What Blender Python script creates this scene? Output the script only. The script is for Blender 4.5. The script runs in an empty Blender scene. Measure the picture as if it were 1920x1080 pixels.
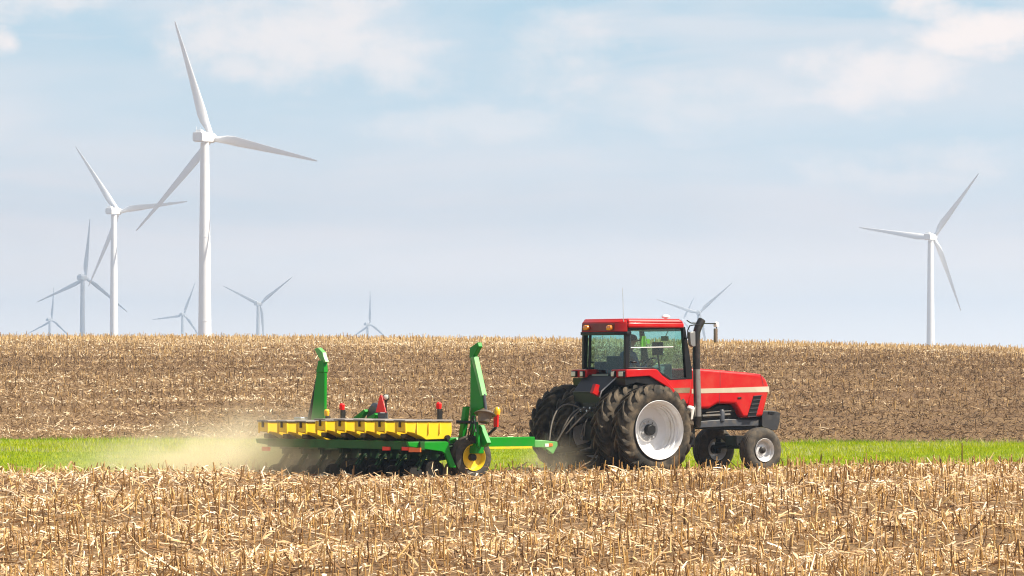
import bpy, bmesh, math, random
import numpy as np
from mathutils import Vector, Matrix

random.seed(7)
rng = np.random.default_rng(11)
SC = bpy.context.scene
COL = SC.collection
R = math.radians

# ------------------------------------------------------------------ camera model
F = 9000.0           # focal length in pixels of the 1920 px wide photograph
CZ = 2.0             # camera height above the tractor's ground datum
HY = 700.0           # row of the horizon in the photograph


def at(px, py, Y):
    return Vector(((px - 960) * Y / F, Y, CZ - (py - HY) * Y / F))


cam_d = bpy.data.cameras.new('camera')
cam = bpy.data.objects.new('camera', cam_d)
COL.objects.link(cam)
cam.location = (0, 0, CZ)
cam.rotation_euler = (R(90), 0, 0)
cam_d.sensor_width = 36
cam_d.lens = 36 * F / 1920
cam_d.shift_y = (HY - 540) / 1920
cam_d.clip_start = 1
cam_d.clip_end = 40000
SC.camera = cam

# ------------------------------------------------------------------ render / world settings
SC.view_settings.view_transform = 'Standard'
SC.view_settings.look = 'None'
SC.view_settings.gamma = 1
SC.view_settings.exposure = 0.95
SC.render.engine = 'CYCLES'
SC.cycles.use_denoising = True
SC.cycles.max_bounces = 8
SC.cycles.transparent_max_bounces = 24
SC.cycles.volume_bounces = 3
SC.cycles.filter_width = 1.15
SC.cycles.sample_clamp_indirect = 6

SUN_AZ = R(77)       # from straight back towards the camera, swinging to the right of the picture
SUN_EL = R(50)
sdir = Vector((math.sin(SUN_AZ) * math.cos(SUN_EL), -math.cos(SUN_AZ) * math.cos(SUN_EL), math.sin(SUN_EL)))
sun_d = bpy.data.lights.new('sun', 'SUN')
sun_d.energy = 5.0
sun_d.angle = R(0.5)
sun_d.color = (1.0, 0.915, 0.775)
sun = bpy.data.objects.new('sun', sun_d)
COL.objects.link(sun)
sun.rotation_euler = sdir.to_track_quat('Z', 'Y').to_euler()
sun.location = (60, 60, 90)


# ------------------------------------------------------------------ node helpers
class NT:
    def __init__(s, tree):
        s.t = tree
        s.n = tree.nodes
        s.l = tree.links

    def new(s, typ, **kw):
        n = s.n.new(typ)
        for k, v in kw.items():
            setattr(n, k, v)
        return n

    def set(s, inp, v):
        if hasattr(v, 'is_linked') or isinstance(v, bpy.types.NodeSocket):
            s.l.new(v, inp)
        else:
            inp.default_value = v

    def math(s, op, a, b=0.0, c=None, clamp=False):
        n = s.new('ShaderNodeMath', operation=op)
        n.use_clamp = clamp
        s.set(n.inputs[0], a)
        s.set(n.inputs[1], b)
        if c is not None:
            s.set(n.inputs[2], c)
        return n.outputs[0]

    def mix(s, fac, a, b):
        n = s.new('ShaderNodeMix', data_type='RGBA')
        s.set(n.inputs[0], fac)
        s.set(n.inputs[6], a)
        s.set(n.inputs[7], b)
        return n.outputs[2]

    def noise(s, vec, scale, detail=4, rough=0.55, dist=0.0):
        n = s.new('ShaderNodeTexNoise')
        if vec is not None:
            s.l.new(vec, n.inputs['Vector'])
        n.inputs['Scale'].default_value = scale
        n.inputs['Detail'].default_value = detail
        n.inputs['Roughness'].default_value = rough
        n.inputs['Distortion'].default_value = dist
        return n.outputs['Fac']

    def ramp(s, fac, stops):
        n = s.new('ShaderNodeValToRGB')
        s.l.new(fac, n.inputs[0])
        els = n.color_ramp.elements
        while len(els) < len(stops):
            els.new(0.5)
        for e, (p, c) in zip(els, stops):
            e.position = p
            e.color = (*c, 1) if len(c) == 3 else c
        return n.outputs[0]

    def smooth(s, x, lo, hi):
        n = s.new('ShaderNodeMapRange', interpolation_type='SMOOTHSTEP')
        s.set(n.inputs[0], x)
        n.inputs[1].default_value = lo
        n.inputs[2].default_value = hi
        return n.outputs[0]


def c4(c):
    return (c[0], c[1], c[2], 1)


def srgb(r, g, b):
    f = lambda v: (v / 255 / 12.92) if v <= 10 else ((v / 255 + .055) / 1.055) ** 2.4
    return (f(r), f(g), f(b))


MATS = {}


def mat(name, col, rough=0.5, metal=0.0, col2=None, scale=3.0, lo=0.45, hi=0.75, coat=0.0, bump=0.0, bscale=40, spec=0.5):
    """plain surface with a second colour (dust, wear) laid over it by noise in object space"""
    m = bpy.data.materials.new(name)
    m.use_nodes = True
    t = NT(m.node_tree)
    b = t.n['Principled BSDF']
    b.inputs['Roughness'].default_value = rough
    b.inputs['Metallic'].default_value = metal
    b.inputs['Specular IOR Level'].default_value = spec
    b.inputs['Coat Weight'].default_value = coat
    b.inputs['Coat Roughness'].default_value = 0.12
    if col2 is None:
        b.inputs['Base Color'].default_value = c4(col)
    else:
        tc = t.new('ShaderNodeTexCoord')
        f = t.noise(tc.outputs['Object'], scale, 6, 0.62, 0.3)
        f = t.smooth(f, lo, hi)
        t.l.new(t.mix(f, c4(col), c4(col2)), b.inputs['Base Color'])
        r = t.math('MULTIPLY_ADD', f, 0.25, rough, clamp=True)
        t.l.new(r, b.inputs['Roughness'])
    if bump:
        tc = t.new('ShaderNodeTexCoord')
        h = t.noise(tc.outputs['Object'], bscale, 4)
        bn = t.new('ShaderNodeBump')
        bn.inputs['Strength'].default_value = bump
        bn.inputs['Distance'].default_value = 0.02
        t.l.new(h, bn.inputs['Height'])
        t.l.new(bn.outputs[0], b.inputs['Normal'])
    MATS[name] = m
    return m


DUST = (0.30, 0.22, 0.14)
mat('red_paint', (0.45, 0.0022, 0.004), 0.32, 0, (0.46, 0.035, 0.02), 1.8, 0.42, 0.8, coat=0.14, spec=0.25)
mat('maroon_paint', (0.16, 0.012, 0.016), 0.45, 0, (0.20, 0.05, 0.04), 3)
mat('cream_decal', (0.46, 0.40, 0.30), 0.35, 0, (0.60, 0.54, 0.44), 1.2, spec=0.3)
mat('shaded_decal', (0.17, 0.115, 0.06), 0.4, 0, (0.28, 0.20, 0.12), 2)  # the cream stripe on the cab, with its shading put into the colour
mat('black_paint', (0.008, 0.008, 0.009), 0.38, 0, (0.035, 0.03, 0.024), 4, 0.5, 0.9, spec=0.3)
mat('tyre_dark', (0.010, 0.009, 0.008), 0.8, 0, (0.035, 0.028, 0.02), 6, spec=0.2)
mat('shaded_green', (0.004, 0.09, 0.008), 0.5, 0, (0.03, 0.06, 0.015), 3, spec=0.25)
mat('chassis_black', (0.010, 0.010, 0.011), 0.5, 0, (0.05, 0.04, 0.03), 5, 0.48, 0.9, spec=0.3)
mat('rail_grey', (0.045, 0.05, 0.062), 0.45, 0, (0.10, 0.085, 0.07), 6)
mat('weight_grey', (0.022, 0.023, 0.026), 0.5, 0, (0.055, 0.05, 0.045), 6)
mat('tyre_rubber', (0.024, 0.022, 0.019), 0.8, 0, (0.17, 0.13, 0.088), 3.2, 0.36, 0.78, spec=0.2)
mat('front_tyre_rubber', (0.04, 0.036, 0.031), 0.75, 0, (0.125, 0.102, 0.075), 6, 0.35, 0.75, spec=0.3)
mat('rim_silver', (0.70, 0.70, 0.71), 0.33, 0.12, (0.60, 0.56, 0.49), 3.5, 0.45, 0.85)
mat('front_rim_silver', (0.66, 0.66, 0.66), 0.35, 0.25, (0.42, 0.38, 0.33), 8, 0.45, 0.85)
mat('hub_grey', (0.42, 0.42, 0.42), 0.45, 0.3)
mat('dark_metal', (0.03, 0.028, 0.026), 0.45, 0.6, (0.08, 0.062, 0.045), 9)
mat('exhaust_metal', (0.05, 0.047, 0.045), 0.4, 0.75, (0.16, 0.10, 0.07), 5, 0.5, 0.8)
mat('exhaust_sleeve', (0.34, 0.32, 0.30), 0.33, 0.8, (0.18, 0.11, 0.08), 6, 0.5, 0.8)
mat('hose_grey', (0.12, 0.10, 0.078), 0.6)
mat('steel', (0.5, 0.5, 0.5), 0.3, 0.9)
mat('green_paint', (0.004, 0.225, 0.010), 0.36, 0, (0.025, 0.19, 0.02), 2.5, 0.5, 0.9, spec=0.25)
mat('pale_green_paint', (0.10, 0.36, 0.085), 0.4, 0, (0.20, 0.40, 0.14), 4)
mat('shade_brown', (0.055, 0.04, 0.014), 0.6, 0, (0.10, 0.075, 0.035), 5)
mat('yellow_plastic', (0.88, 0.565, 0.012), 0.42, 0, (0.78, 0.56, 0.09), 2.8, 0.5, 0.85)
mat('yellow_paint', (0.82, 0.55, 0.012), 0.35, 0, (0.62, 0.42, 0.05), 6)
mat('lid_grey', (0.20, 0.18, 0.165), 0.55, 0, (0.32, 0.27, 0.21), 4)
mat('latch_dark', (0.06, 0.045, 0.03), 0.6)
mat('disc_steel', (0.16, 0.125, 0.095), 0.45, 0.6, (0.22, 0.17, 0.12), 9)
mat('amber_lens', (0.85, 0.25, 0.01), 0.25, 0, coat=0.6)
mat('yellow_lens', (0.9, 0.48, 0.01), 0.25, 0, coat=0.6)
mat('red_lens', (0.88, 0.008, 0.008), 0.45, 0, spec=0.3)
mat('red_reflector', (0.90, 0.03, 0.012), 0.45, spec=0.3)
mat('orange_reflector', (0.88, 0.14, 0.012), 0.4)
mat('white_plastic', (0.82, 0.80, 0.75), 0.4)
mat('lamp_glass', (0.62, 0.60, 0.50), 0.2, 0.2, coat=0.6)
mat('mirror_glass', (0.22, 0.22, 0.22), 0.3, 0.3)
mat('mirror_shell', (0.16, 0.125, 0.09), 0.5)
mat('turbine_white', (0.84, 0.84, 0.84), 0.4, 0, (0.78, 0.78, 0.77), 0.05)
mat('dusty_shaded_green', (0.006, 0.032, 0.008), 0.6, 0, (0.03, 0.03, 0.016), 5, spec=0.2)  # dusty green, with the shade under the hoppers put into the colour
mat('seat_cloth', (0.03, 0.032, 0.036), 0.8)
mat('cab_grey', (0.15, 0.17, 0.17), 0.6)
mat('lime_cloth', (0.26, 0.46, 0.03), 0.8)
mat('skin', (0.45, 0.26, 0.18), 0.55)
mat('blue_shirt', (0.055, 0.12, 0.22), 0.85)
mat('dark_jeans', (0.02, 0.028, 0.05), 0.85)
mat('cap_cloth', (0.018, 0.018, 0.022), 0.8)


def glass_mat():
    m = bpy.data.materials.new('tinted_glass')
    m.use_nodes = True
    t = NT(m.node_tree)
    t.n.clear()
    out = t.new('ShaderNodeOutputMaterial')
    tr = t.new('ShaderNodeBsdfTransparent')
    tr.inputs[0].default_value = (0.735, 0.885, 0.865, 1)
    gl = t.new('ShaderNodeBsdfGlossy')
    gl.inputs['Roughness'].default_value = 0.03
    gl.inputs[0].default_value = (0.9, 1, 1, 1)
    fr = t.new('ShaderNodeFresnel')
    fr.inputs[0].default_value = 1.45
    mx = t.new('ShaderNodeMixShader')
    ge = t.new('ShaderNodeNewGeometry')
    t.l.new(t.math('MULTIPLY', fr.outputs[0], t.math('SUBTRACT', 1.0, ge.outputs['Backfacing'])), mx.inputs[0])
    t.l.new(tr.outputs[0], mx.inputs[1])
    t.l.new(gl.outputs[0], mx.inputs[2])
    t.l.new(mx.outputs[0], out.inputs[0])
    MATS['tinted_glass'] = m


glass_mat()


def tone_mat(name, stops, rough=0.7, trans=0.0):
    """stubble, litter, grass: each piece has its own colour, from a per-piece random number"""
    m = bpy.data.materials.new(name)
    m.use_nodes = True
    t = NT(m.node_tree)
    b = t.n['Principled BSDF']
    a = t.new('ShaderNodeAttribute', attribute_name='tone')
    c = t.ramp(a.outputs['Fac'], stops)
    t.l.new(c, b.inputs['Base Color'])
    b.inputs['Roughness'].default_value = rough
    b.inputs['Specular IOR Level'].default_value = 0.25
    if trans:
        tl = t.new('ShaderNodeBsdfTranslucent')
        t.l.new(c, tl.inputs[0])
        mx = t.new('ShaderNodeMixShader')
        mx.inputs[0].default_value = trans
        t.l.new(b.outputs[0], mx.inputs[1])
        t.l.new(tl.outputs[0], mx.inputs[2])
        t.l.new(mx.outputs[0], t.n['Material Output'].inputs[0])
    MATS[name] = m


tone_mat('stalk', [(0.0, (0.09, 0.045, 0.016)), (0.35, (0.31, 0.165, 0.052)), (0.7, (0.54, 0.325, 0.105)), (1.0, (0.74, 0.53, 0.26))], 0.6)
tone_mat('husk', [(0.0, (0.11, 0.06, 0.03)), (0.3, (0.36, 0.205, 0.09)), (0.62, (0.68, 0.455, 0.22)), (1.0, (0.95, 0.81, 0.60))], 0.55, 0.15)
tone_mat('hill_stalk', [(0.0, (0.08, 0.048, 0.024)), (0.4, (0.24, 0.145, 0.066)), (0.75, (0.50, 0.31, 0.12)), (1.0, (0.74, 0.53, 0.26))], 0.65)
tone_mat('hill_husk', [(0.0, (0.060, 0.034, 0.016)), (0.4, (0.21, 0.125, 0.060)), (0.75, (0.47, 0.315, 0.155)), (1.0, (0.90, 0.76, 0.54))], 0.6, 0.1)
tone_mat('grass_blade', [(0.0, (0.05, 0.13, 0.003)), (0.35, (0.21, 0.32, 0.004)), (0.65, (0.42, 0.46, 0.005)), (0.86, (0.58, 0.55, 0.02)), (0.88, (0.36, 0.37, 0.12)), (1.0, (0.56, 0.53, 0.34))], 0.7, 0.3)
MATS['grass_blade'].node_tree.nodes['Principled BSDF'].inputs['Specular IOR Level'].default_value = 0.08


# ------------------------------------------------------------------ world
def make_world():
    w = bpy.data.worlds.new('World')
    SC.world = w
    w.use_nodes = True
    t = NT(w.node_tree)
    bg = t.n['Background']
    sky = t.new('ShaderNodeTexSky', sky_type='NISHITA')
    sky.sun_disc = False
    sky.sun_elevation = SUN_EL
    sky.sun_rotation = math.atan2(sdir.x, sdir.y)
    sky.altitude = 200
    sky.air_density = 1.0
    sky.dust_density = 1.5
    sky.ozone_density = 2.0
    tc = t.new('ShaderNodeTexCoord')
    sp = t.new('ShaderNodeSeparateXYZ')
    t.l.new(tc.outputs['Generated'], sp.inputs[0])
    x, y, z = sp.outputs
    cb = t.new('ShaderNodeCombineXYZ')
    t.l.new(x, cb.inputs[0])
    t.l.new(y, cb.inputs[1])
    t.l.new(t.math('MULTIPLY', z, 3.0), cb.inputs[2])
    v = cb.outputs[0]
    n_big = t.noise(v, 14, 5, 0.5, 0.4)
    n_mid = t.noise(v, 34, 6, 0.55, 0.3)
    n_fine = t.noise(tc.outputs['Generated'], 110, 6, 0.6)
    # thin high veil, streaky
    cs = t.new('ShaderNodeCombineXYZ')
    t.l.new(x, cs.inputs[0])
    t.l.new(y, cs.inputs[1])
    t.l.new(t.math('MULTIPLY', z, 7.0), cs.inputs[2])
    n_band = t.noise(cs.outputs[0], 9, 5, 0.55, 0.6)
    veil = t.smooth(n_big, 0.34, 0.68)
    veil = t.math('MULTIPLY_ADD', veil, 0.6, 0.05)
    streak = t.math('MULTIPLY', t.smooth(n_band, 0.42, 0.68), 0.55)
    veil = t.math('MAXIMUM', veil, streak)
    # the veil thickens down towards the horizon
    veil = t.math('MAXIMUM', veil, t.math('MULTIPLY', t.smooth(t.math('MULTIPLY_ADD', t.math('SUBTRACT', n_big, 0.5), 0.06, z), 0.085, 0.02), 0.92))
    # the cumulus heaps: each a soft-edged bank in its own direction of the sky
    banks = [(560, 60, 240, 100, .68), (690, 105, 200, 80, .6), (2, 84, 48, 30, 1.0), (60, 8, 150, 40, .6), (452, 122, 70, 34, .6),
             (1740, 14, 110, 40, .9), (1850, 60, 170, 52, 1.0), (1640, 150, 170, 74, .8), (1700, 312, 220, 44, .55), (870, 235, 220, 36, .4), (1040, 110, 150, 90, .5), (1330, 190, 260, 60, .35)]
    acc = None
    for px, py, rx, ry, amp in banks:
        dx = t.math('DIVIDE', t.math('SUBTRACT', x, (px - 960) / F), rx / F)
        dz = t.math('DIVIDE', t.math('SUBTRACT', z, (HY - py) / F), ry / F)
        d = t.math('ADD', t.math('MULTIPLY', dx, dx), t.math('MULTIPLY', dz, dz))
        d = t.math('MULTIPLY_ADD', t.math('SUBTRACT', n_mid, 0.5), 4.2, d)
        d = t.math('MULTIPLY_ADD', t.math('SUBTRACT', n_fine, 0.5), 2.4, d)
        k = t.math('MULTIPLY', t.smooth(d, 1.35, -.45), amp)
        acc = k if acc is None else t.math('MAXIMUM', acc, k)
    acc = t.math('MULTIPLY', acc, t.math('GREATER_THAN', y, 0.0))
    S = 0.06
    skyc = t.new('ShaderNodeVectorMath', operation='SCALE')
    t.l.new(sky.outputs[0], skyc.inputs[0])
    skyc.inputs[3].default_value = 1.0
    k = 0.62 / S
    blue = (0.36 * k, 0.58 * k, 0.73 * k, 1)        # clear air between the clouds, low over the horizon
    clear = t.mix(0.72, skyc.outputs[0], blue)
    # clear-sky mix holds for the low belt of sky; higher up the sky is the plain sky model
    low = t.smooth(z, 0.45, 0.10)
    clear = t.mix(low, skyc.outputs[0], clear)
    vc = t.mix(t.smooth(n_band, 0.35, 0.65), (0.69 * k, 0.69 * k, 0.71 * k, 1), (0.82 * k, 0.735 * k, 0.715 * k, 1))
    vc = t.mix(t.smooth(z, 0.036, -0.002), vc, (1.95 * k, 1.66 * k, 1.42 * k, 1))
    c1 = t.mix(veil, clear, vc)
    c2 = t.mix(acc, c1, (0.92 * k, 0.80 * k, 0.74 * k, 1))
    t.l.new(c2, bg.inputs[0])
    bg.inputs[1].default_value = S


make_world()


# ------------------------------------------------------------------ terrain
def yb(x):      # back edge of the near stubble (runs away to the right, like the tractor)
    return 101.2 + 0.33 * np.clip(x, -30, 30) + 0.35 * np.sin(x * 0.9) + 0.2 * np.sin(x * 2.3 + 1)


def yh(x):      # foot of the stubble hill
    return 121.5 + 0.22 * np.clip(x, -40, 40) + 0.5 * np.sin(x * 0.55 + 2) + 0.25 * np.sin(x * 1.7)


def gz(x, y):
    x = np.asarray(x, float)
    y = np.asarray(y, float)
    near = -0.10 - 0.045 * np.clip(93 - y, 0, 27) - 0.012 * np.clip(66 - y, 0, 160)
    # gentle waves across the rows of the near field
    w = -x * math.sin(TH) + y * math.cos(TH)
    near = near + 0.09 * np.sin(w * 2 * math.pi / 6.08 + 0.6) * np.clip((92 - y) / 8, 0, 1)
    near = near + 0.006 * np.clip(x, -40, 40) * np.clip((110 - y) / 10, 0, 1) * np.clip((y - 96) / 8, 0, 1)
    h0 = yh(x)
    sw = np.clip((y - 101) / np.maximum(h0 - 101, 1), 0, 1)
    sw = sw * sw * (3 - 2 * sw)
    foot = 0.27 - 0.007 * np.clip(x, -40, 40)
    apex = 3.50 - 0.004 * np.clip(x, -60, 60) - 0.0006 * np.clip(x, 0, 60) ** 2
    tt = np.clip((y - h0) / (240 - h0), 0, 1)
    hill = foot + (apex - foot) * np.sin(tt * math.pi / 2)
    hill = hill + 0.05 * np.sin(x * .12 + y * .07) * np.clip(tt * 4, 0, 1) * (tt < 1)
    z = near * (1 - sw) + hill * sw
    far = np.interp(y, [240, 300, 420, 700, 1100, 1600, 2400, 3300, 4400, 12000], [0, -1.2, -5, -7.5, -8, -6.5, -12, -20, -26, -30])
    z = np.where(y > 240, apex * np.clip((420 - y) / 180, 0, 1) + far, z)
    return z


TH = R(34.5)
CT, ST = math.cos(TH), math.sin(TH)


def link(o, parent=None):
    COL.objects.link(o)
    if parent is not None:
        o.parent = parent
    return o


def tag(o, label=None, cat=None, group=None, kind=None):
    if label:
        o['label'] = label
    if cat:
        o['category'] = cat
    if group:
        o['group'] = group
    if kind:
        o['kind'] = kind
    return o


def empty(name, loc, rz=0.0):
    o = bpy.data.objects.new(name, None)
    o.empty_display_size = 0.5
    link(o)
    o.location = loc
    o.rotation_euler = (0, 0, rz)
    return o


def np_mesh(name, verts, faces_n, m, tone=None, smooth=False):
    """verts (n,3); faces_n (k,3) or (k,4) int arrays"""
    me = bpy.data.meshes.new(name)
    nv, (nf, ns) = len(verts), faces_n.shape
    me.vertices.add(nv)
    me.vertices.foreach_set('co', np.ascontiguousarray(verts, np.float32).ravel())
    me.loops.add(nf * ns)
    me.loops.foreach_set('vertex_index', np.ascontiguousarray(faces_n, np.int32).ravel())
    me.polygons.add(nf)
    me.polygons.foreach_set('loop_start', np.arange(0, nf * ns, ns, dtype=np.int32))
    me.polygons.foreach_set('use_smooth', np.full(nf, smooth))
    me.update(calc_edges=True)
    me.materials.append(MATS[m] if isinstance(m, str) else m)
    if tone is not None:
        a = me.attributes.new('tone', 'FLOAT', 'POINT')
        a.data.foreach_set('value', np.ascontiguousarray(tone, np.float32))
    o = bpy.data.objects.new(name, me)
    return link(o)


def ground_material():
    m = bpy.data.materials.new('field_soil')
    m.use_nodes = True
    t = NT(m.node_tree)
    b = t.n['Principled BSDF']
    tc = t.new('ShaderNodeTexCoord')
    P = tc.outputs['Object']
    n1 = t.noise(P, 9.0, 8, 0.7, 0.4)
    n2 = t.noise(P, 0.35, 4, 0.6)
    n3 = t.noise(P, 45, 4, 0.7)
    soil = t.ramp(n1, [(0.3, (0.045, 0.026, 0.012)), (0.52, (0.13, 0.074, 0.034)), (0.7, (0.32, 0.20, 0.088))])
    pale = t.ramp(n3, [(0.35, (0.09, 0.055, 0.027)), (0.65, (0.38, 0.25, 0.115))])
    soil = t.mix(t.math('MULTIPLY', t.smooth(n2, 0.35, 0.7), 0.6), soil, pale)
    green = t.ramp(n1, [(0.3, (0.10, 0.16, 0.008)), (0.7, (0.28, 0.34, 0.010))])
    a = t.new('ShaderNodeAttribute', attribute_name='tone')
    t.l.new(t.mix(a.outputs['Fac'], soil, green), b.inputs['Base Color'])
    b.inputs['Roughness'].default_value = 0.9
    b.inputs['Specular IOR Level'].default_value = 0.2
    bn = t.new('ShaderNodeBump')
    bn.inputs['Strength'].default_value = 0.7
    bn.inputs['Distance'].default_value = 0.05
    t.l.new(n1, bn.inputs['Height'])
    t.l.new(bn.outputs[0], b.inputs['Normal'])
    MATS['field_soil'] = m


ground_material()


def make_ground():
    xs = np.concatenate([[-9000, -5000, -2500, -1200, -600, -300, -160, -100, -70, -52], np.arange(-44, 44.1, 0.5), [52, 70, 100, 160, 300, 600, 1200, 2500, 5000, 9000]])
    ys = np.concatenate([[-400, -100, 0, 30, 45], np.arange(52, 130, 0.35), np.arange(130, 262, 0.8), np.arange(265, 430, 6), [460, 520, 600, 700, 850, 1100, 1350, 1600, 2000, 2400, 3000, 3600, 4400, 6000, 9000]])
    X, Y = np.meshgrid(xs, ys)
    Z = gz(X, Y)
    verts = np.stack([X, Y, Z], -1).reshape(-1, 3)
    nx, ny = len(xs), len(ys)
    i = np.arange(nx - 1)[None, :] + nx * np.arange(ny - 1)[:, None]
    faces = np.stack([i, i + 1, i + 1 + nx, i + nx], -1).reshape(-1, 4)
    g = np.clip((Y - yb(X)) / 0.7 + .5, 0, 1) * np.clip((yh(X) - Y) / 0.7 + .5, 0, 1)
    o = np_mesh('ground', verts, faces, 'field_soil', g.ravel(), True)
    tag(o, 'bare brown soil of the fields and the grassed dip between them', 'ground', kind='structure')


make_ground()


# ------------------------------------------------------------------ stubble, litter and grass (uncountable)
def prisms(p0, p1, r0, r1, sides=4, cap=True):
    """tapered prisms from p0 to p1; returns verts, quad faces"""
    n = len(p0)
    d = p1 - p0
    d = d / np.linalg.norm(d, axis=1, keepdims=True)
    ref = np.where(np.abs(d[:, 2:3]) > 0.9, np.array([[1., 0, 0]]), np.array([[0., 0, 1.]]))
    a = np.cross(d, ref)
    a /= np.linalg.norm(a, axis=1, keepdims=True)
    b = np.cross(d, a)
    ph = rng.uniform(0, 6.28, n)
    ring = []
    for p, r in ((p0, r0), (p1, r1)):
        for k in range(sides):
            an = ph + 2 * math.pi * k / sides
            ring.append(p + (np.cos(an) * r)[:, None] * a + (np.sin(an) * r)[:, None] * b)
    V = np.stack(ring, 1)                       # n, 2*sides, 3
    base = (np.arange(n) * 2 * sides)[:, None]
    fs = []
    for k in range(sides):
        k2 = (k + 1) % sides
        fs.append(base + np.array([[k, k2, sides + k2, sides + k]]))
    if cap and sides == 4:
        fs.append(base + np.array([[4, 5, 6, 7]]))
    return V.reshape(-1, 3), np.concatenate(fs, 0), 2 * sides


def strips(c, L, W, yaw, pitch, roll, bend):
    """bent leaf strips, three cross sections each"""
    n = len(c)
    dx = np.stack([np.cos(yaw) * np.cos(pitch), np.sin(yaw) * np.cos(pitch), np.sin(pitch)], -1)
    side = np.stack([-np.sin(yaw), np.cos(yaw), np.zeros(n)], -1)
    up = np.cross(dx, side)
    s2 = side * np.cos(roll)[:, None] + up * np.sin(roll)[:, None]
    u2 = np.cross(dx, s2)
    V = []
    for s, wf, bf in ((-.5, .55, 0.), (0.03, 1., 1.), (.5, .35, -.2)):
        p = c + dx * (L * s)[:, None] + u2 * (bend * L * bf)[:, None]
        V.append(p - s2 * (W * wf * .5)[:, None])
        V.append(p + s2 * (W * wf * .5)[:, None])
    V = np.stack(V, 1)
    b = (np.arange(n) * 6)[:, None]
    fs = np.concatenate([b + np.array([[0, 1, 3, 2]]), b + np.array([[2, 3, 5, 4]])], 0)
    return V.reshape(-1, 3), fs, 6


def join(parts):
    V, Fc, T, o = [], [], [], 0
    for v, f, per, tone in parts:
        V.append(v)
        Fc.append(f + o)
        T.append(np.repeat(tone, per))
        o += len(v)
    return np.concatenate(V), np.concatenate(Fc), np.concatenate(T)


ROW = 0.76


def row_points(ymin, ymax, spacing, margin, keep):
    """corn plants along rows that run parallel to the tractor's travel"""
    pts = []
    Lm = 400
    ws = np.arange(-60, 330, ROW)
    us = np.arange(-60, 330, spacing)
    U, W = np.meshgrid(us, ws)
    U = U + rng.normal(0, spacing * .3, U.shape)
    Wj = W + rng.normal(0, 0.025, W.shape)
    X = U * CT - Wj * ST
    Y = U * ST + Wj * CT
    ok = (Y > ymin) & (Y < ymax) & (np.abs(X) < Y * 0.1067 * 1.03 + margin)
    return X[ok], Y[ok], Wj[ok]


def lowfreq(x, y, s, seed):
    r = np.random.default_rng(seed)
    o = np.zeros_like(x)
    for k in range(7):
        a = r.uniform(0, 6.28)
        f = r.uniform(.5, 1.6) / s
        o += np.sin((x * np.cos(a) * .6 + y * np.sin(a)) * f * 6.28 + r.uniform(0, 6.28))
    return o / 7 * 1.6


def in_tracks(x, y):
    """points under a wheel of the tractor or the planter's row units (stalks there are down)"""
    dx, dy = x - 2.056, y - 100.0
    u = dx * CT + dy * ST
    v = dx * ST - dy * CT
    return u, v


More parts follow.
